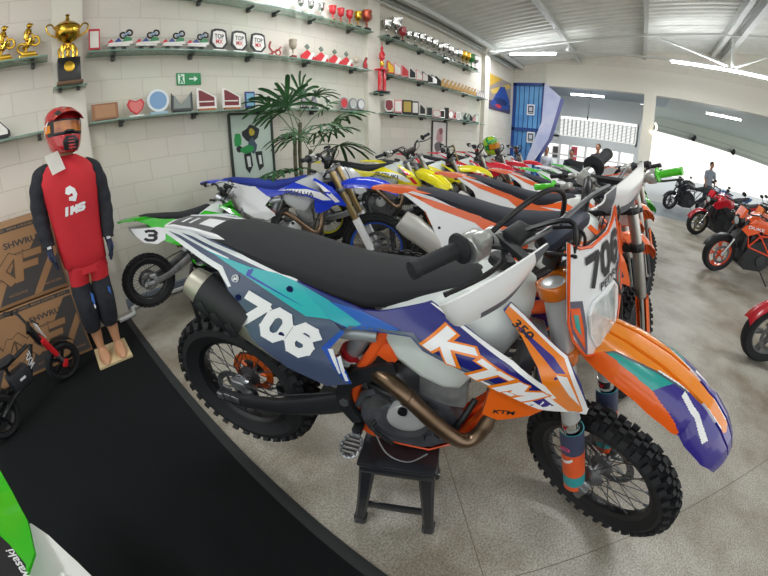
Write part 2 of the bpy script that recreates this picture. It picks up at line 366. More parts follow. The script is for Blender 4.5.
def dirt_bike(label, pose, S, group=None, full=False):
    """pose: X, Y, z of the rear axle, heading, pitch, roll, steering to the right, scale"""
    X, Y, Z, psi, pit, rol, st, sc = pose
    RB = Matrix.Rotation(psi, 4, 'Z') @ Matrix.Rotation(pit, 4, 'Y') @ Matrix.Rotation(rol, 4, 'X')
    base = Matrix.Translation((X, Y, Z)) @ RB @ Matrix.Translation((0, 0, -.34*sc)) @ Matrix.Scale(sc, 4)
    root = thing('motocross_bike', label, 'motorcycle', group, M=base)
    B = Matrix.Translation((0, 0, .34))
    ST = B @ Matrix.Translation(SQ) @ Matrix.Rotation(-st, 4, AX) @ Matrix.Translation(-SQ)
    g = S.get
    fr = g('frame', plast('#e8661c')); pl = g('plastic', gloss('#f0711e')); hubm = g('hub', ALUD); rimm = g('rim', BLACKM)
    # wheels
    ws = g('ws', 1)
    rw = add_wheel('rear_wheel', root, B, (0, 0, 0), .34, .236, .066, 34, rimm, hubm, .105, -.062)
    fw = add_wheel('front_wheel', root, ST, FAX, .35, .268, .05, 38, rimm, hubm, .13, .062)
    for q in (rw, fw): q.matrix_basis = q.matrix_basis @ Matrix.Scale(ws, 4)
    # rear sprocket and chain
    mb = MB(); mb.lathe([(.10, -.003), (.104, 0), (.10, .003), (.07, .003), (.07, -.003)], d=(0, 1, 0), o=(0, .06, 0), n=48, closed=True)
    for i in range(5): a = i*2*PI/5; mb.bar((cos(a)*.04, .06, sin(a)*.04), (cos(a)*.075, .06, sin(a)*.075), .014, .005)
    mb.build('sprocket', g('sprocket', plast('#e8661c')), root, B)
    mb = MB(); mb.tube([(0, .062, .104), (.5, .062, .235), (.54, .062, .2), (.5, .062, .16), (.06, .062, -.09), (-.05, .062, -.09), (-.104, .062, 0), (-.05, .062, .09)], .0065, 6, closed=True); mb.build('chain', STEEL, root, B)
    # swingarm
    mb = MB()
    for s in (-1, 1):
        rows = []
        for x, z, h, y, w in ((-.075, -.012, .020, .098, .011), (-.06, -.012, .028, .098, .013), (.06, -.002, .030, .1, .014), (.22, .04, .036, .098, .016), (.36, .10, .046, .09, .02), (.45, .15, .05, .085, .024), (.54, .20, .045, .08, .024)):
            rows.append([(x, s*y+w*a, z+h*b) for a, b in ((-1, -.7), (-.7, -1), (.7, -1), (1, -.7), (1, .7), (.7, 1), (-.7, 1), (-1, .7))])
        mb.loft(rows, closed=True, cap=True)
        mb.box((0, s*.113, -.002), (.075, .006, .034), mi=1, bev=.003); mb.box((-.062, s*.1, -.012), (.03, .034, .034), mi=1, bev=.005)
    mb.box((.42, 0, .13), (.08, .17, .06), bev=.01)
    mb.build('swingarm', [g('swing', mat('#26272b', .45)), ALU], root, B)
    mb = MB(); mb.box((.16, .062, -.055), (.09, .034, .075), bev=.012); mb.build('chain_guide', g('guide', BLACKP), root, B)
    mb = MB(); mb.box((.035, -.075, .06), (.075, .036, .05), bev=.01); mb.box((.06, -.08, .015), (.05, .012, .06), bev=.004); mb.tube([(.05, -.085, .08), (.2, -.1, .09), (.45, -.09, .2)], .004, 6, mi=1); mb.build('rear_caliper', [ALU, BLACKM], root, B)
    # frame
    mb = MB(); hd = SQ+AX*.76; hl = SQ+AX*.66
    for s in (-1, 1):
        mb.tube(crv([hd+Vector((-.02, s*.02, 0)), (.93, s*.06, .64), (.76, s*.08, .60), (.63, s*.10, .54), (.578, s*.108, .44), (.53, s*.10, .30), (.53, s*.09, .10)]), .018, 10)
        mb.tube(crv([(.53, s*.09, .10), (.60, s*.09, .045), (.75, s*.075, .03), (.88, s*.05, .08), (.95, s*.03, .22), (1.02, s*.02, .42), hl+Vector((-.01, s*.015, 0))]), .016, 8)
        mb.tube([(.62, s*.1, .52), (.42, s*.085, .59), (.12, s*.07, .64)], .011, 8); mb.tube([(.46, s*.09, .35), (.30, s*.08, .50), (.12, s*.07, .63)], .010, 8)
    mb.lathe([(.036, .64), (.034, .7), (.034, .76), (.036, .8)], o=SQ, d=AX, n=20)
    mb.build('frame', fr, root, B)
    # black frame guard beside the swingarm pivot
    for s in (-1, 1):
        mb = MB(); mb.prism([(.640, .432), (.585, .405), (.525, .365), (.483, .32), (.468, .25), (.485, .18), (.53, .125), (.56, .14), (.527, .20), (.516, .25), (.525, .295), (.56, .328), (.62, .368), (.655, .395)], lambda u, v, w, s=s: (u, s*w, v), .110, .136)
        mb.lathe([(.0, -.004), (.016, -.004), (.016, .004)], o=(.50, s*.138, .22), d=(0, s, 0), n=6, mi=1)
        mb.build('frame_guard', [BLACKP, ALU], root, B)
    if full: mb = MB(); mb.box((.625, -.108, .452), (.06, .03, .055), R=Matrix.Rotation(.5, 3, 'Y'), bev=.006); mb.build('engine_mount', fr, root, B)
    # shock
    mb = MB(); a, b = Vector((.440, -.07, .235)), Vector((.545, -.065, .48)); d = (b-a)
    mb.tube([a, b], .011, 10, mi=1); mb.tube([a+d*.62, b], .027, 16, mi=1); mb.tube([a+d*.56, a+d*.62], .04, 16, mi=2); mb.tube([a+d*.04, a+d*.1], .036, 16, mi=1)
    mb.tube([a+d*(.1+.46*i/80)+Vector((.034*cos(i*.55), .034*sin(i*.55), 0)) for i in range(81)], .0085, 6, mi=0)
    mb.tube([b+Vector((-.075, -.035, .0)), b+Vector((.04, -.035, .015))], .024, 14, mi=1); mb.build('shock_absorber', [g('spring', WHITE), mat('#b4bac0', .35, metal=.4), mat('#c4222c', .4)], root, B)
    # engine
    mb = MB(); case = [(.52, .15), (.56, .07), (.66, .03), (.80, .04), (.88, .12), (.88, .20), (.83, .26), (.70, .295), (.58, .295), (.52, .24)]
    mb.prism(case, lambda u, v, w: (u, w, v), -.095, .09); mb.prism([(lerp(.7, u, .82), lerp(.18, v, .82)) for u, v in case], lambda u, v, w: (u, w, v), -.118, .11)
    mb.lathe([(.09, 0), (.086, .02), (.075, .026), (0, .028)], o=(.69, -.112, .19), d=(0, -1, 0), n=32); mb.lathe([(.07, 0), (.066, .018), (.05, .024), (0, .026)], o=(.69, .105, .17), d=(0, 1, 0), n=28)
    for i in range(10): a = i*2*PI/10; mb.lathe([(.006, 0), (.006, .006), (0, .006)], o=(.69+cos(a)*.094, -.118, .19+sin(a)*.094), d=(0, -1, 0), n=6, mi=1)
    mb.prism([(.60, .30), (.56, .22), (.60, .19), (.66, .26)], lambda u, v, w: (u, w, v), -.132, -.11, mi=1)
    mb.tube([(.54, -.112, .20), (.56, -.125, .27), (.60, -.125, .30)], .012, 8); mb.lathe([(.03, 0), (.028, .012), (0, .014)], o=(.585, -.118, .235), d=(0, -1, 0), n=16, mi=1); mb.lathe([(.024, 0), (.022, .012), (0, .014)], o=(.80, -.118, .13), d=(0, -1, 0), n=16)
    for (bx_, bz_) in ((.53, .12), (.60, .05), (.74, .05), (.86, .14), (.86, .20), (.56, .27)): mb.lathe([(.007, 0), (.007, .007), (0, .007)], o=(bx_, -.096, bz_), d=(0, -1, 0), n=6, mi=1)
    eng = mb.build('engine', [g('case', mat('#4b4e54', .42, metal=.35, noise=(16, '#5d6066'))), ALUD], root, B)
    mb = MB(); mb.lathe([(.070, -.01), (.068, .016), (.055, .024), (.02, .026), (0, .026)], o=(.708, -.136, .240), d=(0, -1, 0), n=28, sx=1.0, sy=.86); mb.lathe([(.015, 0), (.015, .01), (0, .01)], o=(.692, -.160, .281), d=(0, -1, 0), n=12, mi=1)
    mb.build('clutch_cover', [mat('#c4c6c8', .34, metal=.35), BLACKM], eng)
    mb = MB()
    for k in range(4): mb.box((.79+.004*k, 0, .325+.013*k), (.135, .15, .005), R=Matrix.Rotation(-.12, 3, 'Y'))
    mb.box((.795, 0, .33), (.15, .17, .15), R=Matrix.Rotation(-.12, 3, 'Y'), bev=.01); mb.box((.81, 0, .425), (.16, .185, .075), R=Matrix.Rotation(-.12, 3, 'Y'), bev=.018)
    mb.box((.81, 0, .51), (.14, .12, .035), R=Matrix.Rotation(-.12, 3, 'Y'), bev=.014, mi=1)
    for sx in (-.05, .05):
        for q in (-1, 1): mb.lathe([(.009, 0), (.009, .008), (0, .008)], o=(.80+sx, q*.084, .455), d=(0, q, 0), n=6, mi=1)
    mb.tube([(.72, -.085, .46), (.68, -.07, .44), (.64, -.03, .47)], .019, 10, mi=2); mb.lathe([(.022, 0), (.018, .016), (0, .018)], o=(.80, -.085, .40), d=(0, -1, 0), n=14, mi=1)
    mb.build('cylinder', [mat('#9fa1a2', .42, metal=.35, noise=(18, '#7f8182')), ALUD, BLACKP], eng)
    mb = MB(); mb.tube(crv([(.62, -.122, .17), (.60, -.14, .13), (.68, -.16, .1)]), .007, 8); mb.tube(crv([(.57, -.1, .30), (.64, -.13, .31), (.76, -.13, .30)]), .012, 8); mb.tube(crv([(.9, -.07, .3), (.86, -.11, .2), (.78, -.12, .12)]), .011, 8)
    mb.tube(crv([(.92, -.03, .58), (.86, -.1, .5), (.70, -.11, .43), (.6, -.08, .4)]), .006, 6)
    mb.build('hoses', BLACKM, root, B)
    mb = MB(); mb.tube(crv([(.60, -.13, .12), (.66, -.155, .03), (.74, -.15, .0), (.80, -.13, .05)]), .0035, 6); mb.build('brake_pedal', ALUD, root, B)
    for s in (-1, 1):
        mb = MB(); mb.box((.55, s*.135, .105), (.035, .05, .03), bev=.006, mi=1)
        rim_ = [(.55+.032*cos(a*PI/8), s*.205+.048*sin(a*PI/8), .095) for a in range(16)]
        mb.tube(rim_, .0055, 6, closed=True)
        for k in range(-2, 3): mb.bar((.523, s*.205+k*.017, .095), (.577, s*.205+k*.017, .095), .005, .012)
        for a in range(0, 16): mb.lathe([(.005, 0), (.003, .014), (0, .014)], o=rim_[a], n=5)
        mb.build('foot_peg', [ALU, BLACKM], root, B)
    mb = MB(); rows = []
    for x, z, w in ((.56, .0, .07), (.66, -.018, .085), (.80, -.012, .085), (.90, .05, .07), (.95, .14, .06)):
        rows.append([(x, y*w, z+.03*abs(y)**3) for y in (-1.25, -1, -.5, 0, .5, 1, 1.25)])
    mb.shell(rows, .006); mb.build('skid_plate', g('skid', gloss('#e8521c')), root, B)
    # exhaust
    hp = crv([(.865, -.03, .425), (.925, -.06, .40), (.955, -.10, .31), (.935, -.13, .21), (.885, -.15, .19), (.80, -.158, .25), (.70, -.155, .335), (.625, -.135, .372), (.55, -.09, .35), (.46, -.085, .335), (.36, -.10, .325)], 6)
    mb = MB(); mb.tube(hp, [.020+.005*(i > 14) for i in range(len(hp))], 16); mb.lathe([(.028, -.004), (.028, .004)], o=(.70, -.155, .335), d=Vector((-.1, 0, .08)), n=16); mb.build('exhaust_pipe', g('pipe', TITAN), root, B)
    a, b = (Vector((.37, -.105, .320)), Vector((-.035, -.128, .552))) if not g('nosil') else (Vector((.37, -.06, .36)), Vector((.12, -.075, .50))); d = b-a; dn = d.normalized()
    mb = MB(); side = Vector((0, 1, 0)); upv = dn.cross(side).normalized(); n = 20
    def oval(p, r, k=1.0): return [p+side*(r*cos(t*2*PI/n)*.9)+upv*(r*1.12*sin(t*2*PI/n)*k) for t in range(n)]
    mb.loft([oval(a-dn*.03, .024), oval(a+dn*.04, .045), oval(a+d*.2, .050), oval(a+d*.82, .055)], closed=True, cap=True)
    sil = mb.build('silencer', g('sil', BRUSH), root, B) if not g('nosil') else None
    mb = MB(); mb.loft([oval(a+d*.8, .0565), oval(a+d*.88, .057), oval(a+d*.99, .048), oval(a+d*1.0, .04), oval(a+d*.985, .024)], closed=True, cap=True); sil and mb.build('end_cap', g('cap', BRUSH), sil)
    if full:
        mb = MB()
        mb.shell([[p for p in oval(a+d*t, .062)[8:20]+oval(a+d*t, .062)[:2]] for t in (.50, .6, .7, .8, .87)], .006)
        for t in (.56, .68, .8): mb.box(a+d*t+Vector((0, -.062, -.01)), (.03, .008, .05), R=Matrix.Rotation(-.5, 3, 'Y'), bev=.002)
        mb.build('heat_shield', BLACKP, sil)
        mb = MB(); mb.tube([(-.03, -.14, .53), (-.09, -.1, .50), (-.1, -.05, .56)], .006, 6); mb.tube([(-.09, -.1, .52), (-.1, -.08, .36)], .008, 6); mb.build('mud_flap_bracket', BLACKP, root, B)
    # tank, airbox, radiators
    mb = MB(); rows = []
    for x, zt, zb, w in ((.56, .60, .53, .06), (.60, .61, .49, .115), (.65, .62, .44, .138), (.72, .65, .405, .148), (.79, .68, .385, .152), (.835, .69, .39, .148), (.86, .70, .44, .142), (.92, .715, .50, .12), (.97, .70, .58, .07)):
        rows.append([(x, -w*.86, zb), (x, -w, zb+.03), (x, -w*.95, (zb+zt*2)/3), (x, -w*.6, zt), (x, 0, zt+.012), (x, w*.6, zt), (x, w*.95, (zb+zt*2)/3), (x, w, zb+.03), (x, w*.86, zb)])
    mb.loft(rows, closed=True, cap=True); tk = mb.build('fuel_tank', g('tank', mat('#e0e7e4', .35)), root, B, ang=50)
    mb = MB(); mb.lathe([(.036, 0), (.036, .018), (.03, .024), (0, .024)], o=(.87, 0, .725), d=(.15, 0, 1), n=14); mb.build('fuel_cap', g('capc', BLACKP), tk)
    mb = MB(); mb.loft([[(x, y*w, z) for y, z in ((-1, zb), (-1, zt), (1, zt), (1, zb))] for x, zb, zt, w in ((.16, .56, .63, .07), (.26, .47, .62, .085), (.36, .44, .60, .085), (.42, .48, .59, .07))], closed=True, cap=True); mb.build('airbox', BLACKP, root, B)
    for s in (-1, 1):
        mb = MB(); mb.box((.975, s*.125, .52), (.035, .085, .24), bev=.006, R=Matrix.Rotation(.12, 3, 'Y'))
        for k in range(14): mb.box((.996, s*.125, .41+k*.016), (.008, .08, .005), mi=1, R=Matrix.Rotation(.12, 3, 'Y'))
        mb.build('radiator', [ALUD, BLACKM], root, B)
    # seat
    mb = MB(); rows = []
    XS = [-.05, .02, .1, .2, .3, .4, .47, .53, .6, .68, .75, .80, .83]
    for i, x in enumerate(XS):
        zt = interp(x, [-.05, .02, .1, .3, .45, .55, .68, .8, .83], [.672, .70, .705, .682, .660, .658, .675, .70, .692]); w = interp(x, [-.05, .05, .15, .3, .5, .7, .83], [.055, .092, .106, .118, .112, .088, .06])
        zb = interp(x, [-.05, .1, .35, .47, .53, .6, .7, .8, .83], [.664, .668, .618, .588, .574, .584, .630, .675, .682])
        rows.append([(x, -w*.92, zb), (x, -w, zb+(zt-zb)*.55), (x, -w*.93, zt-.012), (x, -w*.7, zt+.001), (x, -w*.3, zt+.006), (x, w*.3, zt+.006), (x, w*.7, zt+.001), (x, w*.93, zt-.012), (x, w, zb+(zt-zb)*.55), (x, w*.92, zb)])
    mb.loft(rows, closed=True, cap=True); st_ = mb.build('seat', g('seat', mat('#2c2e31', .8, bump=(240, .35, .001))), root, B, ang=50)
    # rear fender
    mb = MB(); rows = []; NS = 30
    for i in range(NS+1):
        x = lerp(-.225, .16, i/NS); zt = interp(x, [-.225, -.17, -.05, .1, .16], [.684, .698, .704, .698, .69]); e = interp(x, [-.225, -.2, -.12, .0, .16], [.036, .05, .062, .080, .10]); dz = interp(x, [-.225, -.1, .1, .16], [.010, .03, .03, .03])
        rows.append([(x, y*e, zt-(.004*y*y)-(dz if abs(y) == 1 else 0)+(0 if abs(y) < 1 else .0)) for y in (-1, -.97, -.8, -.62, -.4, -.2, 0, .2, .4, .62, .8, .97, 1)])
    f3 = g('tailmark')
    def fmi(i, j):
        if j in (0, 1, 10, 11) and f3: return 1
        if f3 and i < 2: return 1
        if f3 and 12 < i < 19 and 3 < j < 8: return 1
        if f3 and i in (6, 9) and 3 < j < 8: return 1
        return 0
    mb.shell(rows, .004, fmi=fmi); mb.build('rear_fender', [g('rfender', pl), f3 or pl], root, B)
    # side panels
    SP = [(-.05, .675), (.08, .605), (.118, .551), (.164, .481), (.208, .423), (.331, .35), (.459, .32), (.538, .364), (.521, .39), (.44, .454), (.496, .517), (.459, .54), (.40, .60), (.349, .625), (.201, .652), (.109, .68), (.0, .695)]
    for s in (-1, 1):
        mb = MB(); fn = side_fn(s)
        D7 = [(.150, .474), (.388, .408), (.436, .494), (.205, .562)]
        if full:
            P = [(-.186, .688), (-.192, .67)]+SP[1:]
            mb.patch(P, fn, .006, 0, .04)
            def dec(k, mi, off=.0012): mb.patch(PX[k], side_fn(s, off), .001, mi, .04)
            mb.patch([(-.186, .69), (-.194, .67), (.08, .603), (.12, .56), (.13, .565), (.095, .618), (-.172, .682), (-.10, .679), (.11, .639), (.12, .645), (-.1, .69), (-.03, .688), (.349, .612), (.352, .625), (-.03, .703)], side_fn(s, .0012), .001, 1, .04)
            dec('teal', 2, .0018); dec('stroke', 3, .0026); dec('bluetrim', 4, .002)
            mb.patch([(.49, .44), (.50, .448), (.53, .375), (.52, .37)], side_fn(s, .003), .001, 1, .04); mb.patch([(.46, .456), (.475, .46), (.505, .395), (.50, .39)], side_fn(s, .003), .001, 1, .04)
            strokes(mb, '706', quad(D7 if s < 0 else [D7[i] for i in (1, 0, 3, 2)], lambda u, v: side_fn(s, .0035)(u, v, 0)), 6, w=.30, gap=.26)
            for (hx, hz) in ((.159, .537), (.331, .595), (.314, .46)): mb.lathe([(.010, 0), (.010, .004), (.0, .004)], o=(hx, s*(Yb(hx, hz)), hz), d=(0, s, 0), n=14, mi=5)
            lx, lz = PX['logo'][0]; mb.lathe([(.016, 0), (.012, .0), (.012, .0035), (.016, .0035)], o=(lx, s*(Yb(lx, lz)), lz), d=(0, s, 0), n=18, mi=1, closed=True, sy=.7)
            mb.patch([(lx-.008, lz-.008), (lx-.003, lz+.009), (lx+.001, lz), (lx+.006, lz+.009), (lx+.01, lz-.006), (lx+.003, lz-.002)], side_fn(s, .004), .001, 1)
            mb.build('side_panel', [mat('#4b5673', .3, coat=.4), gloss('#e9ecf0'), gloss('#2bb3bd'), gloss('#1b3fae'), gloss('#2050b4'), mat('#0c1950', .4), mat('#f3f4f6', .5)], root, B)
        else:
            if g('sp'): mb.patch(g('sp'), side_fn(s, .012), .006, 4, .05)
            mb.patch(SP, fn, .006, 0, .05)
            mb.patch([(-.04, .678), (.09, .607), (.125, .56), (.15, .585), (.11, .63), (.0, .668)], side_fn(s, .0015), .001, 1, .05)
            if g('stripe'): mb.patch([(-.05, .69), (.35, .625), (.45, .545), (.40, .55), (.33, .59), (.12, .63)], side_fn(s, .0016), .001, 2, .05)
            if g('num'):
                q = g('numq'); strokes(mb, g('num'), quad(q if s < 0 else [q[i] for i in (1, 0, 3, 2)], lambda u, v: side_fn(s, .0145)(u, v, 0)), 3, w=.24, gap=.3)
            mb.lathe([(.007, 0), (.007, .004), (0, .004)], o=(.16, s*Yb(.16, .54), .54), d=(0, s, 0), n=10, mi=3)
            mb.build('side_panel', [g('panel', WHITE), g('panel2', pl), g('stripe') or pl, BLACKP, WHITE], root, B)
    # radiator shrouds
    OUT = [(.349, .622), (.459, .538), (.506, .526), (.607, .553), (.683, .573), (.719, .550), (.859, .530), (1.006, .474), (1.084, .456), (1.187, .433), (1.181, .456), (1.12, .545), (1.056, .614), (.974, .651), (.899, .691), (.885, .672), (.935, .636), (.985, .59), (1.012, .545), (.926, .589), (.80, .63), (.714, .655), (.698, .647), (.594, .602), (.548, .591), (.45, .60)]
    for s in (-1, 1):
        mb = MB(); fn = side_fn(s, .002)
        mb.patch(OUT, fn, .006, 0, .035)
        if full:
            def dec(k, mi, off=.003): mb.patch(PX[k], side_fn(s, off), .001, mi, .035)
            dec('tealmix', 1, .0032); dec('midblue', 2, .0036); dec('greyedge', 3, .0036)
            dec('nose', 4, .0034); dec('nosewhite', 5, .0044); dec('purple', 6, .0044); dec('whitestroke', 5, .0046); dec('shroudwhite', 5, .0044)
            mb.patch([(.83, .535), (.922, .505), (1.03, .468), (1.13, .443), (1.045, .51), (.98, .525), (.93, .512)], side_fn(s, .0038), .001, 5, .035)
            mb.patch([(.90, .585), (1.0, .53), (1.07, .478), (1.04, .475), (.96, .52), (.86, .565)], side_fn(s, .0040), .001, 6, .035)
            q = [(.722, .570), (.975, .492), (1.035, .522), (.765, .618)]
            if s > 0: q = [q[i] for i in (1, 0, 3, 2)]
            strokes(mb, 'KTM', quad(q, lambda u, v: side_fn(s, .0055)(u, v, 0)), 4, w=.36, gap=.24)
            strokes(mb, 'KTM', quad(q, lambda u, v: side_fn(s, .0062)(u, v, 0)), 5, w=.22, gap=.30)
            q = PX['t350']
            if s > 0: q = [q[i] for i in (1, 0, 3, 2)]
            text_on(mb, '350', quad([(.908, .652), (.955, .632), (.970, .642), (.922, .664)] if s < 0 else [(.955, .632), (.908, .652), (.922, .664), (.970, .642)], lambda u, v: side_fn(s, .0062)(u, v, 0)), 7)
            mb.patch([(1.17, .445), (1.183, .458), (1.187, .433), (1.16, .438)], side_fn(s, .006), .001, 5)
            mats = [gloss('#23287a'), gloss('#2ba7bb'), gloss('#2557bd'), gloss('#5b6278'), gloss('#f0831f'), gloss('#f2f2f4'), gloss('#352a86'), BLACKP]
        else:
            dm = g('shdecal') or [pl, pl, WHITE]
            mb.patch([(.56, .585), (.68, .60), (.84, .60), (.96, .57), (1.06, .50), (.98, .50), (.85, .55), (.7, .585)], side_fn(s, .0035), .001, 1, .05)
            mb.patch([(.90, .665), (.97, .63), (1.04, .58), (1.13, .48), (1.09, .475), (1.02, .55), (.95, .62)], side_fn(s, .0035), .001, 2, .05)
            if g('brand'):
                q = [(.60, .555), (.90, .53), (.90, .572), (.64, .60)]
                if s > 0: q = [q[i] for i in (1, 0, 3, 2)]
                text_on(mb, g('brand'), quad(q, lambda u, v: side_fn(s, .0055)(u, v, 0)), 3)
            mats = [g('shroud', pl), dm[0], dm[1], dm[2]]
        mb.build('radiator_shroud', mats, root, B)
        mb = MB(); mb.patch([(.905, .39), (.90, .50), (1.0, .475), (1.084, .455), (1.03, .415), (.95, .378)], side_fn(s, -.02), .02, 0, .05)
        if full: text_on(mb, 'KTM', quad([(.93, .402), (.985, .41), (.985, .425), (.93, .417)] if s < 0 else [(.985, .41), (.93, .402), (.93, .417), (.985, .425)], lambda u, v: side_fn(s, -.0185)(u, v, 0)), 1)
        mb.build('radiator_guard', [g('lower', gloss('#ef6a1c')), BLACKP], root, B)
    # front fender
    mb = MB(); rows = []; NS, NW = (230, 130) if full else (30, 18)
    for i in range(NS+1):
        x = lerp(1.13, 1.675, i/NS)
        zt = interp(x, [1.13, 1.20, 1.28, 1.38, 1.46, 1.54, 1.60, 1.65, 1.685], [.635, .665, .682, .690, .684, .666, .640, .606, .566]); w = interp(x, [1.13, 1.2, 1.3, 1.42, 1.5, 1.52, 1.545, 1.62, 1.66, 1.685], [.07, .085, .10, .105, .098, .088, .098, .088, .066, .045])
        dp = interp(x, [1.13, 1.25, 1.45, 1.6, 1.70], [.05, .075, .075, .06, .03])
        rows.append([(x, w*v, zt-dp*abs(v)**3-(.012 if .2 < abs(v) < .28 else 0)) for v in [-1+2*j/NW for j in range(NW+1)]])
    fd = g('fdecal')
    def fm(i, j):
        if not fd: return 0
        t = i/NS; v = -1+2*(j+.5)/NW; av = abs(v)
        tip = .90-.10*av
        if t > .70 and av > .86-.1*max(0, t-.8)*4: return 2
        if t > tip: return 2
        lo = interp(t, [.2, .5, .66, .72], [.72, .76, .88, .99]); hi = interp(t, [.14, .24, .55, .72, .9], [.92, .60, .34, .24, .18]) if t > .14 else 2
        if hi < av < lo: return 5 if av < hi+.05 and t < .62 else (1 if t < .46+.16*(.9-av) else (4 if .07 > abs(av-interp(t, [.6, .88], [.42, .80])) and .6 < t < .88 else 2))
        if .45 < t < .86 and hi-.04 <= av <= hi: return 4
        return 3 if av < hi and t > .10 else 0
    mb.shell(rows, .004, fmi=fm); mb.build('front_fender', [g('ffender', pl), gloss('#1fa39c'), gloss('#3a2f8c'), gloss('#f08a24'), gloss('#f4f4f6'), mat('#4d5a62', .4)], root, ST)
    # fork legs
    for s in (-1, 1):
        y = s*.105
        mb = MB(); mb.lathe([(.027, .36), (.029, .37), (.029, .58), (.030, .60), (.030, .885), (.026, .888), (.022, .889), (0, .889)], o=FC+Vector((0, y, 0)), d=AX, n=24)
        if full: mb.lathe([(.0302, .375), (.0302, .405)], o=FC+Vector((0, y, 0)), d=AX, n=24, mi=1); mb.add([FK(.40, y-.031, .012), FK(.375, y-.031, 0), FK(.40, y-.031, -.012), FK(.392, y-.031, 0)], [(0, 1, 2, 3)], 2)
        lg = mb.build('fork_leg', [g('fork', mat('#d9dadb', .3, metal=.4)), SILVER, mat('#c4222c', .4)], root, ST)
        mb = MB(); mb.lathe([(.023, .0), (.023, .37)], o=FC+Vector((0, y, 0)), d=AX, n=16); mb.box(FAX+Vector((-.012, y, .01)), (.065, .04, .075), bev=.012, mi=1); mb.lathe([(.017, 0), (.017, .008), (0, .008)], o=FAX+Vector((0, y+s*.02, 0)), d=(0, s, 0), n=12, mi=1)
        mb.build('stanchion', [CHROME, ALUD], lg)
        mb = MB(); rows = []
        for t in (.02, .05, .115, .18, .25, .30, .34, .362):
            wd = 1.0
            rows.append([FK(t, y+.036*sin(a)*1.0, .040*cos(a)) for a in [lerp(-2.2, 2.2, k/12) for k in range(13)]])
        gd = g('guard_m') or [plast('#e8661c')]*3
        mb.shell(rows, .003, fmi=lambda i, j: (1, 0, 1, 1, 2, 2, 2)[i])
        if full:
            mb.loft([[FK(t+dt, y-.0405*math.sqrt(max(0, 1-(f/.0415)**2)), f) for dt in (0, .016)] for t, f in ((.205, -.022), (.203, -.01), (.206, 0), (.212, .012), (.222, .024))], 3)
            mb.tube([FK(.285+.008*sin(a*PI/6), y-.038, .018*cos(a*PI/6)) for a in range(12)], .0022, 4, mi=4, closed=True)
        mb.build('fork_guard', gd+([WHITE, mat('#e0507a', .4)] if full else []), lg)
    mb = MB(); mb.box(FAX+Vector((-.085, .1, .02)), (.07, .035, .11), bev=.012); mb.build('front_caliper', STEEL, root, ST)
    mb = MB(); mb.tube(crv([FAX+Vector((-.085, .11, .06)), FK(.3, .15, 0), FK(.6, .14, .04), FK(.82, .05, .08), FK(.9, -.1, .05)]), .004, 6); mb.build('brake_hose', BLACKM, root, ST)
    # triple clamps
    for t, h in ((.665, .042), (.868, .034)):
        mb = MB()
        R_ = Matrix((PF, Vector((0, 1, 0)), AX)).transposed()
        mb.box(FK(t, 0, -.012), (.05, .16, h), R=R_, bev=.008)
        for s in (-1, 1): mb.lathe([(.038, -h/2), (.04, -h/2+.004), (.04, h/2-.004), (.038, h/2)], o=FK(t, s*.105), d=AX, n=20); mb.box(FK(t, s*.105, -.036), (.02, .03, h*.9), R=R_, bev=.004)
        mb.lathe([(.02, 0), (.02, .03), (0, .03)], o=FK(t, 0, -.022), d=AX, n=16, mi=1)
        mb.build('triple_clamp', [g('clamp', gloss('#e07a1c')), ALU], root, ST)
    # handlebar, in the steered frame
    bz = FK(.87, 0, -.01)
    mb = MB(); bx, bzz = bz.x-.0, bz.z
    pts = crv([(.915, -.40, .905), (.925, -.30, .90), (.935, -.24, .895), (.985, -.13, .90), (1.015, -.07, bzz+.055), (1.02, 0, bzz+.055), (1.015, .07, bzz+.055), (.985, .13, .90), (.935, .24, .895), (.925, .30, .90), (.915, .40, .905)], 5)
    mb.tube(pts, .0125, 12, mi=0)
    for s in (-1, 1): mb.box((1.015, s*.045, bzz+.035), (.045, .03, .07), bev=.008, mi=1)
    hb = mb.build('handlebar', [g('bar', mat('#1b1c20', .35)), BLACKM], root, ST)
    if g('pad', True):
        mb = MB(); mb.box((1.005, 0, bzz+.085), (.055, .20, .045), bev=.018)
        hbp = mb.build('bar_pad', g('padm', mat('#2b303c', .5)), hb)
    for s in (-1, 1):
        mb = MB(); a = Vector((.914, s*.408, .906)); b = Vector((.925, s*.282, .90)); d = (b-a)
        prof = [(.009, 0), (.019, .002), (.0195, .012), (.0172, .016)]+[(.0172+.0012*(k % 2), .02+.0055*k) for k in range(16)]+[(.018, .11), (.033, .117), (.034, .123), (.02, .127)]
        mb.lathe(prof, o=a, d=d, n=20); mb.build('grip', g('grip', mat('#202227', .7)), hb)
        # lever and its holder
        mb = MB(); mb.tube(crv([(.965, s*.20, .893), (1.0, s*.235, .89), (1.005, s*.30, .888), (.99, s*.39, .888)]), [.008, .008, .008, .008, .008, .008, .0075, .0075, .007, .0065, .006, .006, .006, .0055, .0055, .0055, .0055, .005, .006][:19], 8)
        mb.build('lever', g('lever', mat('#26272a', .35)), hb)
        mb = MB(); mb.box((.95, s*.20, .895), (.06, .035, .036), bev=.01); mb.lathe([(.02, 0), (.02, .03)], o=(.935, s*.215, .895), d=(-.08, s, 0), n=14)
        if s < 0:
            mb.box((.985, -.175, .915), (.045, .06, .03), bev=.008, mi=1); mb.lathe([(.03, -.022), (.034, -.015), (.034, .015), (.03, .022)], o=(.935, -.255, .897), d=(0, 1, 0), n=18, mi=0); mb.box((.955, -.255, .92), (.035, .04, .04), bev=.012, mi=0)
        mb.build('lever_clamp', [g('perch', mat('#bfc0be', .3, metal=.55)), BLACKP], hb)
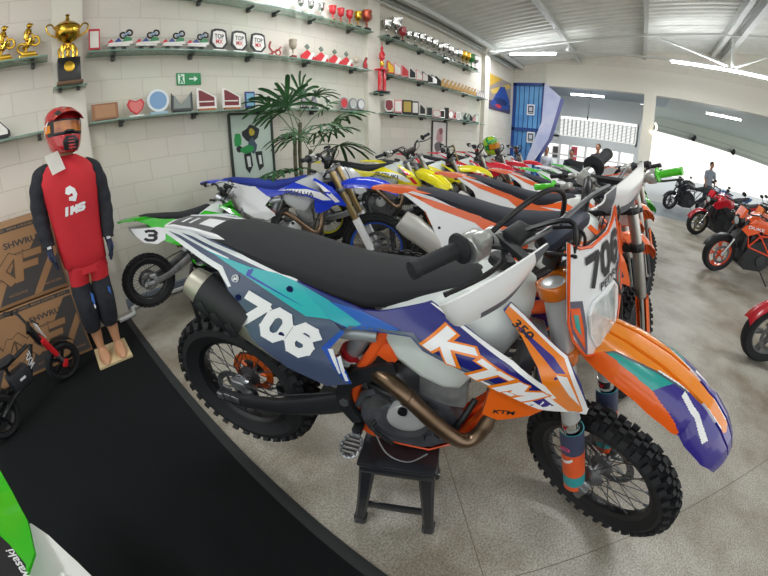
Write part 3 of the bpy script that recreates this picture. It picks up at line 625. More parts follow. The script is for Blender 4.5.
        # handguard
        if g('hguard'):
            mb = MB(); rows = []
            tops = [(1.030, -.440, .930), (1.048, -.432, .948), (1.060, -.385, .955), (1.070, -.32, .962), (1.076, -.27, .967), (1.078, -.215, .968)]
            bots = [(1.038, -.430, .898), (1.056, -.418, .882), (1.068, -.375, .880), (1.076, -.315, .884), (1.072, -.255, .905), (1.066, -.205, .945)]
            T_ = crv(tops, 4); B_ = crv(bots, 4)
            for k in range(9):
                v = k/8; rows.append([(lerp(p.x, q.x, v)+.006*sin(PI*v), -s*lerp(p.y, q.y, v), lerp(p.z, q.z, v)) for p, q in zip(T_, B_)])
            rows = [[(x+(.22*(.93-z) if full else 0), (abs(y)-.205)*1.5+.01, .93+(z-.93)*1.15) if s > 0 and full else (x, s*abs(y), z) for x, y, z in r] for r in rows]
            hgm = g('hguard')
            mb.shell(rows, .0045, fmi=lambda i, j: 1 if j > 16 or (i > 5 and j > 7) else 0)
            mb.bar((.95, s*.2, .905), (1.066, s*.24, .925), .018, .014, mi=2); mb.build('handguard', [hgm, mat('#5b6169', .45), BLACKP], hb)
    # cables
    mb = MB()
    for k, (y0, y1) in enumerate(((-.2, -.03), (-.17, .05), (.2, -.05), (-.24, .02))):
        mb.tube(crv([(.96, y0, .90), (1.06+.01*k, y0*.55, .96-.02*k), (1.09, (y0+y1)/2, .88), (1.02, y1, .75), (.93, y1*.8, .62)]), .0038 if k else .006, 6)
    if full: mb.tube(crv([(.955, -.225, .93), (.985, -.17, .985), (1.0, -.10, 1.0), (1.01, -.05, .965), (1.0, -.02, .86)]), .006, 8); mb.tube(crv([(1.0, -.19, .9), (1.03, -.12, .93), (1.04, .02, .955), (1.05, .1, .96)]), .006, 8, mi=1)
    mb.build('control_cables', [BLACKM, ALUD], root, ST)
    # front number plate, a curved shield in front of the clamps
    def pf(y, z, w): return (1.178+.43*(.72-z)-1.2*y*y+w, y-(.026 if full else 0), z+(.016 if full else 0))
    if g('headlight'):
        PL = [(-.122, .82), (-.108, .912), (-.08, .892), (-.04, .882), (.04, .882), (.08, .892), (.108, .912), (.122, .82), (.130, .74), (.122, .69), (.085, .625), (.04, .602), (-.04, .602), (-.085, .625), (-.122, .69), (-.130, .74)]
    else:
        PL = [(-.10, .76), (-.115, .92), (-.06, .96), (.06, .96), (.115, .92), (.10, .76), (.06, .70), (-.06, .70)]
    mb = MB(); mb.patch(PL, pf, .005, 0, .04); ed = [pf(y, z, .001) for y, z in PL]; mb.tube(ed, .004, 6, mi=1, closed=True)
    if full:
        for q in ((-.15, .83, -.105, .80, -.085, .66, -.108, .70),):
            for s in (-1, 1):
                mb.patch([(s*.128, .79), (s*.085, .775), (s*.075, .70), (s*.075, .625), (s*.088, .63), (s*.126, .72)], lambda y, z, w: pf(y, z, w+.0015), .001, 2, .03)
                mb.patch([(s*.123, .772), (s*.095, .762), (s*.086, .70), (s*.084, .645), (s*.120, .72)], lambda y, z, w: pf(y, z, w+.0025), .001, 1, .03)
                mb.patch([(s*.116, .755), (s*.102, .748), (s*.096, .69), (s*.112, .72)], lambda y, z, w: pf(y, z, w+.0035), .001, 3, .03)
        strokes(mb, '706', lambda u, v: pf(lerp(-.062, .098, u), lerp(.795, .868, v), .003), 4, w=.24, gap=.3)
        text_on(mb, 'PEDRO', lambda u, v: pf(lerp(-.015, .10, u), lerp(.766, .786, v), .003), 4)
    elif g('num'):
        strokes(mb, g('num'), lambda u, v: pf(lerp(-.06, .06, u), lerp(.80, .90, v), .003), 4, w=.22, gap=.3)
    npl = None if g('noplate') else mb.build('number_plate', [g('plate', WHITE), g('plate_edge', gloss('#ee5a1c')), mat('#5d5f72', .4), gloss('#1fa39c'), BLACKP], root, ST)
    if g('headlight'):
        mb = MB(); HL = [(-.07, .735), (-.05, .758), (.05, .758), (.07, .735), (.066, .68), (.045, .635), (-.045, .635), (-.066, .68)]
        mb.patch(HL, lambda y, z, w: pf(y, z, w+.012-1.2*y*y), .012, 0, .03); mb.tube([pf(y, z, .006) for y, z in HL], .0045, 6, mi=1, closed=True)
        mb.build('headlight', [mat('#dfe6e6', .08, spec=.9, coat=1, noise=(30, '#aeb9bc')), WHITE], npl)
    return root
# ------------------------------------------------------------------ street bikes
def street_bike(label, x, y, heading, S, group=None, sc=1, steer=.15):
    root = thing('street_motorcycle', label, 'motorcycle', group, M=Matrix.Translation((x, y, 0)) @ Matrix.Rotation(heading, 4, 'Z') @ Matrix.Rotation(-.10, 4, 'X') @ Matrix.Scale(sc, 4))
    g = S.get; body = g('body'); fr = g('frame', BLACKM); B = Matrix.Translation((0, 0, .305)); L = 1.40
    sh = Vector((L+.02, 0, 0)); ax = Vector((-.42, 0, .907)).normalized(); Q = Vector((L-.04, 0, 0))
    ST = B @ Matrix.Translation(Q) @ Matrix.Rotation(steer, 4, ax) @ Matrix.Translation(-Q)
    def wheel(name, c, w, M):
        def tm():
            mb = MB(); mb.lathe([(.21, -w*.6), (.235, -w*.9), (.275, -w), (.297, -w*.65), (.305, 0), (.297, w*.65), (.275, w), (.235, w*.9), (.21, w*.6)], d=(0, 1, 0), n=48, closed=True); return mesh_of(mb, 'tire', RUBBER)
        def rm():
            mb = MB(); mb.lathe([(.218, -w*.6), (.218, w*.6), (.20, w*.6), (.195, 0), (.20, -w*.6)], d=(0, 1, 0), n=48, closed=True)
            for k in range(5):
                a = k*2*PI/5
                for q in (-.12, .12): mb.bar((cos(a)*.03, 0, sin(a)*.03), (cos(a+q)*.205, 0, sin(a+q)*.205), .03, .016)
            mb.lathe([(.035, -.06), (.05, -.03), (.05, .03), (.035, .06)], d=(0, 1, 0), n=16); return mesh_of(mb, 'rim', g('rim', BLACKM))
        t = link(name, once(('st', w), tm), root, M @ Matrix.Translation(c)); link('rim', once(('sr', w, g('rim', BLACKM).name), rm), t)
        link('brake_disc', once(('sd',), lambda: disc_mesh(.15, .06)), t)
    wheel('rear_wheel', (0, 0, 0), .08, B); wheel('front_wheel', (L, 0, 0), .055, ST)
    mb = MB()
    for s in (-1, 1):
        mb.tube([sh+Vector((0, s*.09, 0)), sh+Vector((0, s*.09, 0))+ax*.34], .021, 12, mi=1); mb.tube([sh+Vector((0, s*.09, 0))+ax*.32, sh+Vector((0, s*.09, 0))+ax*.68], .028, 12, mi=0)
    mb.box(sh+ax*.6+Vector((-.03, 0, 0)), (.07, .22, .03), bev=.008, mi=2); mb.build('fork', [g('fork', GOLD), CHROME, BLACKM], root, ST)
    mb = MB(); rows = []
    for a in [lerp(.3, 2.6, k/12) for k in range(13)]:
        rows.append([(L+.33*cos(a), y_, .33*sin(a)-.03*abs(y_/.07)**2) for y_ in (-.07, -.05, 0, .05, .07)])
    mb.shell(rows, .004); mb.build('front_fender', g('fender', BLACKM), root, ST)
    mb = MB()
    for s in (-1, 1):
        P = [Vector(p) for p in ((1.12, s*.06, .60), (.85, s*.13, .42), (.55, s*.13, .15), (1.0, s*.12, .22), (.62, s*.13, .45), (.2, s*.1, .58))]
        for a, b in ((0, 1), (1, 2), (0, 3), (3, 1), (3, 2), (4, 2), (1, 4), (4, 5), (2, 5)): mb.tube([P[a], P[b]], .014, 8)
    mb.build('frame', fr, root, B)
    mb = MB(); mb.prism([(.5, .0), (.62, -.12), (.95, -.14), (1.05, .05), (.98, .26), (.74, .38), (.55, .25)], lambda u, v, w: (u, w, v), -.13, .13); mb.lathe([(.09, 0), (.085, .02), (0, .025)], o=(.7, .13, .05), d=(0, 1, 0), n=20, mi=1); mb.lathe([(.09, 0), (.085, .02), (0, .025)], o=(.7, -.13, .05), d=(0, -1, 0), n=20, mi=1)
    mb.box((.88, 0, .3), (.2, .2, .2), bev=.02); mb.box((1.1, 0, .3), (.05, .3, .3), bev=.01); mb.build('engine', [mat('#26272b', .45), DARKG], root, B)
    mb = MB()
    for s in (-1, 1): mb.bar((-.03, s*.1, 0), (.55, s*.11, .12), .025, .06, bev=.01)
    mb.build('swingarm', g('swing', DARKG), root, B)
    mb = MB(); rows = []
    for xx, zt, zb, w in ((.56, .56, .48, .09), (.64, .66, .46, .14), (.78, .74, .47, .17), (.92, .74, .50, .18), (1.04, .68, .52, .17), (1.12, .60, .54, .12), (1.16, .56, .54, .06)):
        rows.append([(xx, -w*.8, zb), (xx, -w, zb+(zt-zb)*.4), (xx, -w*.75, zt-.03), (xx, 0, zt), (xx, w*.75, zt-.03), (xx, w, zb+(zt-zb)*.4), (xx, w*.8, zb)])
    mb.loft(rows, closed=True, cap=True)
    for s in (-1, 1):
        mb.patch([(.84, .56), (1.0, .60), (1.20, .54), (1.24, .46), (1.12, .40), (.95, .47)], lambda u, v, w, s=s: (u, s*(.20-.3*abs(u-1.05)**1.5+w), v), .02, 0, .05)
        if g('word'): text_on(mb, g('word'), (lambda u, v: (lerp(1.16, .86, u), .203, lerp(.50, .545, v)-.05+.06*1)) if s > 0 else (lambda u, v: (lerp(.86, 1.16, u), -.203, lerp(.51, .555, v))), 1)
    mb.build('fuel_tank', [body, WHITE], root, B, ang=50)
    mb = MB(); mb.loft([[(xx, yy*w, zz+(0 if abs(yy) < 1 else -.03)) for yy in (-1, -.8, 0, .8, 1)] for xx, zz, w in ((.60, .56, .07), (.45, .535, .12), (.25, .55, .12), (.2, .60, .11), (.0, .64, .09), (-.12, .68, .05))]); mb.loft([[(xx, yy*w, zz-(.08 if abs(yy) < 1 else .03)) for yy in (1, .8, 0, -.8, -1)] for xx, zz, w in ((.60, .56, .07), (.45, .535, .12), (.25, .55, .12), (.2, .60, .11), (.0, .64, .09), (-.12, .68, .05))])
    mb.build('seat', mat('#1c1d20', .6), root, B)
    mb = MB(); mb.prism([(.30, .47), (.22, .56), (-.05, .61), (-.2, .68), (-.14, .60), (.05, .5), (.2, .43)], lambda u, v, w: (u, w, v), -.1, .1); mb.build('tail', g('tail', body), root, B)
    mb = MB(); mb.tube([(-.1, 0, .58), (-.22, 0, .42)], .012, 8); mb.box((-.22, 0, .38), (.01, .2, .12)); mb.box((-.2, 0, .64), (.03, .12, .03), mi=1, bev=.008); mb.build('plate_holder', [BLACKM, mat('#b0202a', .3)], root, B)
    mb = MB(); mb.tube(crv([(1.02, -.1, .2), (1.12, -.1, .0), (.9, -.12, -.14), (.6, -.13, -.13), (.4, -.15, -.05)]), .022, 10); mb.tube([(.42, -.16, -.06), (.05, -.19, .12)], .055, 14, mi=1); mb.build('exhaust', [STEEL, g('can', DARKG)], root, B)
    top = sh+ax*.72
    mb = MB(); mb.tube(crv([top+Vector((-.17, -.38, .07)), top+Vector((-.1, -.22, .09)), top+Vector((-.03, -.06, .04)), top+Vector((-.03, .06, .04)), top+Vector((-.1, .22, .09)), top+Vector((-.17, .38, .07))]), .012, 8)
    for s in (-1, 1):
        mb.tube([top+Vector((-.18, s*.395, .07)), top+Vector((-.12, s*.27, .085))], .018, 10); mb.tube(crv([top+Vector((-.06, s*.2, .085)), top+Vector((-.03, s*.3, .08)), top+Vector((-.07, s*.38, .075))], 3), .007, 6)
        mb.tube([top+Vector((-.09, s*.2, .09)), top+Vector((-.06, s*.26, .22))], .006, 6); mb.ball(top+Vector((-.05, s*.28, .24)), (.012, .06, .035), 10)
        mb.box(top+Vector((-.09, s*.2, .09)), (.04, .06, .04), bev=.01)
    mb.box(top+Vector((.03, 0, .08)), (.03, .14, .08), bev=.01); mb.build('handlebar', BLACKM, root, ST)
    mb = MB(); hp = sh+ax*.62+Vector((.09, 0, 0)); mb.lathe([(.085, -.06), (.10, 0), (.095, .03), (.07, .045), (0, .05)], o=hp, d=(1, 0, -.15), n=20); mb.lathe([(.08, .034), (.05, .05), (0, .055)], o=hp, d=(1, 0, -.15), n=20, mi=1); mb.prism([(.0, .0), (.06, .0), (.0, .15), (-.05, .12)], lambda u, v, w: (hp.x+u-.01, w, hp.z+v+.06), -.08, .08, mi=2)
    mb.build('headlight', [BLACKM, mat('#cfd8dc', .1), g('screen', body)], root, ST)
    mb = MB(); mb.tube([(.62, .12, -.12), (.50, .30, -.29)], .010, 8); mb.box((.495, .31, -.297), (.06, .03, .008)); mb.build('side_stand', BLACKM, root, B)
    return root

# ------------------------------------------------------------------ stool
def stool(x=.742, y=.507, rz=math.atan2(.14, .267), label='black plastic stool under the engine of the blue and orange motocross bike', hz=1.0):
    M = Matrix.Translation((x, y, 0)) @ Matrix.Rotation(rz, 4, 'Z') @ Matrix.Diagonal((1.06, 1.06, hz, 1))
    r = thing('plastic_stool', label, 'stool', 'black plastic stools under the bikes', M=M)
    P = mat('#26282d', .28, coat=.25)
    mb = MB(); mb.box((0, 0, .393), (.272, .272, .022), bev=.010); mb.box((0, 0, .365), (.262, .262, .055), bev=.012)
    mb.build('seat', P, r)
    mb = MB(); mb.box((-.045, -.1325, .368), (.034, .003, .014), mi=0); mb.build('label_tag', mat('#dfe1e2', .5), r)
    for sx in (-1, 1):
        for sy in (-1, 1):
            mb = MB(); rows = []
            for z, o, w in ((.395, .098, .060), (.30, .107, .054), (.22, .115, .048), (.12, .125, .044), (.035, .135, .041), (.033, .135, .050), (.0, .136, .050)):
                cx, cy = sx*o, sy*o
                rows.append([(cx+a*w/2*1.0, cy+b*w/2, z) for a, b in ((-1, -.6), (-.6, -1), (.6, -1), (1, -.6), (1, .6), (.6, 1), (-.6, 1), (-1, .6))])
            mb.loft(rows, closed=True, cap=True); mb.build('leg', P, r)
    for a, b in (((-1, -1), (1, -1)), ((1, -1), (1, 1)), ((1, 1), (-1, 1)), ((-1, 1), (-1, -1))):
        mb = MB(); o1 = .126; mb.bar((a[0]*o1, a[1]*o1, .12), (b[0]*o1, b[1]*o1, .12), .016, .035, bev=.004)
        mb.build('rail', P, r)
stool()

# ------------------------------------------------------------------ mannequin in riding gear
def mannequin():
    r = thing('mannequin', 'mannequin in red and black riding gear and full face helmet on a wooden board', 'mannequin', loc=(.11, 2.83, .0108))
    SK = mat('#c08e6c', .45); RED = mat('#cf2530', .7, noise=(5, '#c11d2a')); BK = mat('#1b1e26', .8, noise=(20, '#262932')); BL = mat('#1e4f9e', .6)
    T = Matrix.Translation((-.11, -2.83, 0))
    mb = MB(); mb.box((0, 0, .0), (.28, .34, .024), R=Matrix.Rotation(-.04, 3, 'Z'), bev=.003); mb.build('board', mat('#d8c49a', .6, noise=(6, '#cbb387')), r, Matrix.Translation((-.005, .02, .013)))
    # body: legs, feet, torso, neck as one mesh
    def ell(cx, cy, z, w, d, n=16, e=1.0): return [(cx+w*cos(2*PI*j/n), cy+d*sin(2*PI*j/n), z) for j in range(n)]
    mb = MB(); mb.T = T
    for fx, kx, hx in ((.035, .055, .09), (.175, .185, .20)):
        mb.tube([(fx, 2.83, .05), (fx, 2.84, .12), (fx+.005, 2.85, .22), (kx-.005, 2.845, .36), (kx, 2.83, .48), (lerp(kx, hx, .5), 2.83, .66), (hx, 2.84, .84)], [.034, .032, .044, .054, .055, .07, .085], 12)
        mb.loft([ell(fx, 2.83, .095, .036, .042), ell(fx, 2.80, .07, .042, .075), ell(fx-.003, 2.785, .045, .045, .105), ell(fx-.003, 2.78, .026, .044, .115)], closed=True, cap=True)
    mb.loft([ell(.145, 2.84, .80, .14, .09), ell(.145, 2.84, 1.0, .12, .08), ell(.145, 2.84, 1.3, .16, .10), ell(.15, 2.84, 1.48, .15, .08), ell(.155, 2.84, 1.52, .06, .055), ell(.16, 2.83, 1.62, .05, .052)], closed=True, cap=True)
    o = mb.build('body', SK, r, ang=60)
    md = o.modifiers.new('one_surface', 'REMESH'); md.mode = 'VOXEL'; md.voxel_size = .009; md.use_smooth_shade = True
    # jersey
    mb = MB(); mb.T = T; rows = []
    for z, cx, w, d in ((.775, .135, .150, .105), (.80, .135, .162, .115), (.90, .137, .172, .118), (1.02, .14, .172, .115), (1.15, .145, .180, .118), (1.28, .148, .194, .12), (1.38, .150, .206, .118), (1.44, .152, .196, .108), (1.48, .154, .160, .094), (1.51, .156, .112, .080), (1.535, .158, .074, .066)):
        rows.append([(cx+w*math.copysign(abs(cos(a))**.8, cos(a))*(1+.012*sin(9*a+z*13)), 2.84+d*math.copysign(abs(sin(a))**.8, sin(a)), z+.012*sin(5*a)*(z < .85)) for a in [2*PI*j/40 for j in range(40)]])
    def fm(i, j): return 1 if i >= 10 else 0
    mb.loft(rows, closed=True, fmi=fm); mb.loft(rows[:1]+[[(lerp(p[0], .135, .15), lerp(p[1], 2.84, .15), p[2]+.02) for p in rows[0]]], closed=True)
    jf = lambda u, v: (u, 2.84-interp(v, [1.15, 1.28, 1.38], [.1155, .1205, .1185])*max(0, 1-abs((u-.147)/.19)**2.6)**.42-.004, v)
    strokes(mb, 'IMS', lambda u, v: jf(lerp(.062, .212, u)+.012*v, lerp(1.145, 1.195, v)+.012*u), 2, w=.34, gap=.2)
    mb.patch([(.12, 1.24), (.165, 1.225), (.185, 1.27), (.175, 1.31), (.145, 1.335), (.115, 1.325), (.105, 1.29), (.125, 1.275), (.15, 1.285), (.155, 1.265), (.125, 1.262)], lambda u, v, w: (jf(u, v)[0], jf(u, v)[1]-w, v), .001, 2, .02)
    j = mb.build('jersey', [RED, BK, WHITE], r, ang=60)
    for s, P in ((-1, [(.04, 2.84, 1.462), (-.020, 2.84, 1.435), (-.062, 2.845, 1.36), (-.088, 2.85, 1.25), (-.097, 2.84, 1.15), (-.095, 2.81, 1.05), (-.088, 2.79, .97)]), (1, [(.27, 2.84, 1.455), (.32, 2.84, 1.42), (.353, 2.845, 1.34), (.368, 2.85, 1.22), (.368, 2.84, 1.12), (.355, 2.81, 1.0), (.338, 2.79, .92)])):
        mb = MB(); mb.T = T; C_ = crv(P, 5); n = len(C_); mb.tube(C_, [interp(k/(n-1), [0, .15, .35, .7, 1], [.048, .068, .066, .056, .042])+.003*sin(k*1.3) for k in range(n)], 16); mb.build('sleeve', BK, j, ang=60)
        # gloved hand: palm, four unequal fingers and a thumb
        w = Vector(P[-1]); mb = MB(); mb.T = T; dn = Vector((.0, -.01, -1)).normalized()
        mb.loft([[w+Vector((a_*.022, b_*.030, dz)) for a_, b_ in ((-1, -.6), (-.6, -1), (.6, -1), (1, -.6), (1, .6), (.6, 1), (-.6, 1), (-1, .6))] for dz in (.02, -.02)]+[[w+Vector((a_*.017, b_*.044, dz)) for a_, b_ in ((-1, -.6), (-.6, -1), (.6, -1), (1, -.6), (1, .6), (.6, 1), (-.6, 1), (-1, .6))] for dz in (-.05, -.10)], closed=True, cap=True)
        for k, ln in enumerate((.062, .072, .066, .052)):
            y0 = -.033+.022*k; a = w+Vector((0, y0, -.095)); mb.tube([a, a+Vector((-s*.006, -.002, -ln*.5)), a+Vector((-s*.020, -.002, -ln))], [.0105, .0098, .0085], 8)
        a = w+Vector((-s*.006, -.036, -.045)); mb.tube([a, a+Vector((-s*.01, -.022, -.03)), a+Vector((-s*.012, -.026, -.06))], [.012, .0115, .0095], 8)
        mb.box(w+Vector((s*.020, 0, -.06)), (.006, .05, .05), mi=1, bev=.002); mb.box(w+Vector((0, -.032, -.0)), (.03, .006, .02), mi=2)
        mb.build('glove', [mat('#16233f', .6), BL, WHITE], r, ang=60)
    # trousers
    mb = MB(); mb.T = T
    mb.loft([ell(.14, 2.84, .83, .140, .098, 24), ell(.14, 2.84, .78, .150, .108, 24), ell(.14, 2.84, .72, .155, .11, 24)], closed=True)
    for kx, hx, s in ((.048, .070, -1), (.193, .210, 1)):
        mb.loft([ell(hx, 2.84, .76, .082, .105, 20), ell(lerp(kx, hx, .8), 2.84, .70, .082, .10, 20), ell(lerp(kx, hx, .4), 2.84, .64, .078, .092, 20)], closed=True, mi=0)
        mb.loft([ell(lerp(kx, hx, .4), 2.84, .645, .080, .094, 20), ell(kx, 2.83, .58, .082, .09, 20), ell(kx, 2.815, .50, .080, .098, 20), ell(kx-.004, 2.815, .44, .078, .094, 20), ell(kx-.01, 2.83, .36, .076, .085, 20), ell(kx-.014, 2.84, .30, .070, .078, 20), ell(kx-.016, 2.84, .265, .055, .062, 20), ell(kx-.016, 2.84, .27, .045, .05, 20)], closed=True, mi=1)
    tr = mb.build('trousers', [RED, BK], r, ang=60)
    mb = MB(); mb.T = T
    mb.patch([(.085, .50), (.105, .47), (.115, .56), (.10, .585)], lambda u, v, w: (u, 2.736-w+2.0*(u-.06)**2, v), .002, 0, .02); mb.patch([(.088, .485), (.10, .45), (.108, .475), (.10, .49)], lambda u, v, w: (u, 2.735-w+2.0*(u-.06)**2, v), .002, 1, .02); mb.build('print_mark', [mat('#3f6fc4', .6), WHITE], tr)
    mb = MB(); mb.T = T; mb.patch([(.225, .50), (.24, .47), (.25, .57), (.235, .585)], lambda u, v, w: (u, 2.738-w+3.0*(u-.2)**2, v), .002, 0, .02); mb.build('print_mark', [mat('#3f6fc4', .6), WHITE], tr)
    # helmet
    HT = Matrix.Translation((.165-.11, -.005, 1.715)) @ Matrix.Rotation(.22, 4, 'Z') @ Matrix.Rotation(.06, 4, 'Y')
    mb = MB(); n = 32
    def ring(z, w, b, f, p=2.0, fx=0): return [(w*math.copysign(abs(cos(a))**(2/p), cos(a)), (b if sin(a) > 0 else f)*math.copysign(abs(sin(a))**(2/p), sin(a)), z) for a in [2*PI*j/n for j in range(n)]]
    low = [ring(-.165, .062, .05, .145), ring(-.16, .082, .085, .165), ring(-.13, .100, .105, .178), ring(-.09, .112, .12, .178), ring(-.055, .120, .130, .165)]
    mb.loft(low, closed=True, mi=0)
    mb.loft([ring(-.055, .120, .130, .150), ring(-.0, .124, .138, .118), ring(.045, .124, .140, .122)], closed=True, fmi=lambda i, j: 1 if 17 <= j <= 30 else 0)
    mb.loft([ring(.045, .125, .140, .135), ring(.085, .118, .132, .125), ring(.115, .100, .112, .105), ring(.135, .072, .08, .075), ring(.145, .035, .04, .04), ring(.147, .003, .003, .003)], closed=True, mi=0)
    mb.patch([(-.045, -.155), (.045, -.155), (.055, -.10), (.03, -.065), (-.03, -.065), (-.055, -.10)], lambda u, v, w: (u, -.186+2.2*u*u+.35*abs(v+.1)-w, v), .01, 1, .03)
    for k in range(4): mb.box((0, -.196+.003*k, -.145+.02*k), (.05-.004*k, .004, .006), mi=0)
    for s in (-1, 1): mb.patch([(-.06, .05), (.03, .075), (.07, .03), (.02, .01), (.06, -.05), (-.02, -.02)], lambda u, v, w, s=s: (s*(.1265-1.2*u*u-1.4*max(0, v-.0)**2*4*.6+w), u, v), .003, 2, .02)
    h = mb.build('helmet', [gloss('#b81f2a'), BLACKP, mat('#e6e2e2', .4)], r, HT, ang=60)
    mb = MB(); rows = []
    for t in range(9):
        a = lerp(-1, 1, t/8); rows.append([(a*lerp(.118, .10, u), lerp(-.03, -.215, u)+.055*abs(a)**2, lerp(.12, .082, u)-.045*abs(a)**2.5+.022*sin(PI*u)*(1-abs(a))) for u in (0, .2, .4, .6, .8, 1)])
    mb.shell(rows, .005, fmi=lambda i, j: 1 if i in (3, 4) and j in (1, 2) else (2 if i in (1, 6) and j > 1 else 0)); mb.build('visor_peak', [gloss('#b81f2a'), WHITE, BLACKP], h)
    mb = MB(); rows = []
    for t in range(13):
        a = lerp(-1.15, 1.15, t/12); rows.append([(.112*sin(a), -.162*cos(a)**.7-.004 if cos(a) > 0 else -.0, z-(.012 if abs(a) < .25 and z < 0 else 0)*-1) for z in (-.048, -.035, 0, .035, .046)])
    mb.shell(rows, .006, fmi=lambda i, j: 0 if j in (0, 3) or i in (0, 11) else 1); mb.build('goggles', [BLACKP, mat('#c9761a', .12, coat=1, noise=(9, '#7d2c14'))], h)
    mb = MB(); mb.loft([ring(-.028, .1275, .142, .12), ring(.022, .1285, .144, .12)], closed=True)
    mb.f = [f for f in mb.f if not all(-.0 > mb.v[i][1]-(-.065) for i in f)]; mb.mi = [0]*len(mb.f); mb.build('goggle_strap', mat('#d8801c', .6), h)
    mb = MB(); mb.box((-.035, -.125, 1.50), (.10, .003, .13), R=Matrix.Rotation(-.25, 3, 'Y') @ Matrix.Rotation(.3, 3, 'Z')); mb.build('price_card', mat('#eeeae4', .6), r)
mannequin()

# ------------------------------------------------------------------ cardboard boxes
CARD = mat('#a8805a', .8, noise=(3, '#9b7350')); CARDK = mat('#474443', .8); CARDD = mat('#5d4836', .8)
def crate(z0, label):
    W_, D_, H_ = .95, .58, .575
    o = thing('cardboard_box', label, 'box', None, loc=(-.035-W_/2, 3.085+D_/2, z0))
    mb = MB(); mb.box((0, 0, H_/2), (W_, D_, H_-.004), bev=.004)
    f = lambda u, v, w=0: (-W_/2+u*W_, -D_/2-.001-w, v*H_)
    def P(poly, mi, off=0): mb.prism(poly, lambda u, v, w: f(u, v, w+off), 0, .0006, mi)
    P([(.03, .05), (.97, .05), (.97, .95), (.03, .95)], 0)
    P([(.01, .925), (.99, .925), (.99, .985), (.01, .985)], 1, .0004)
    P([(.99, .90), (.92, .90), (.76, .60), (.72, .66), (.60, .48), (.40, .05), (.99, .05)], 1, .0007)
    P([(.70, .05), (.77, .05), (.985, .49), (.985, .64)], 0, .0012)
    P([(.02, .05), (.10, .05), (.33, .50), (.02, .50)], 1, .0007)
    # big outlined letters
    def g3(x0, x1, z0_, z1_, off): return lambda u, v: f(lerp(x0, x1, u)+.05*v, lerp(z0_, z1_, v)+.0*u, off)
    strokes(mb, 'MXF', g3(.14, .80, .30, .62, .0022), 2, w=.34, gap=.16); strokes(mb, 'MXF', g3(.14, .80, .30, .62, .0028), 0, w=.26, gap=.2)
    text_on(mb, 'SHWRU', lambda u, v: f(lerp(.58, .86, u), lerp(.72, .80, v), .002), 1, .03)
    text_on(mb, 'BIKE CROSS MOTORS  ELECTRIC  MINI CROSS  ATV', lambda u, v: f(lerp(.05, .95, u), lerp(.942, .968, v), .0018), 0, .01)
    text_on(mb, 'MOTORCYCLE', lambda u, v: f(lerp(.50, .66, u), lerp(.12, .15, v), .002), 0, .01); text_on(mb, 'MADE FOR RIDERS', lambda u, v: f(lerp(.82, .96, u), lerp(.12, .15, v), .002), 0, .01)
    mb.build('carton', [CARD, CARDK, CARDD], o)
crate(0.0108, 'printed cardboard crate standing on the black carpet, lower of the two')
crate(.598, 'printed cardboard crate stacked on top of the other by the wall')

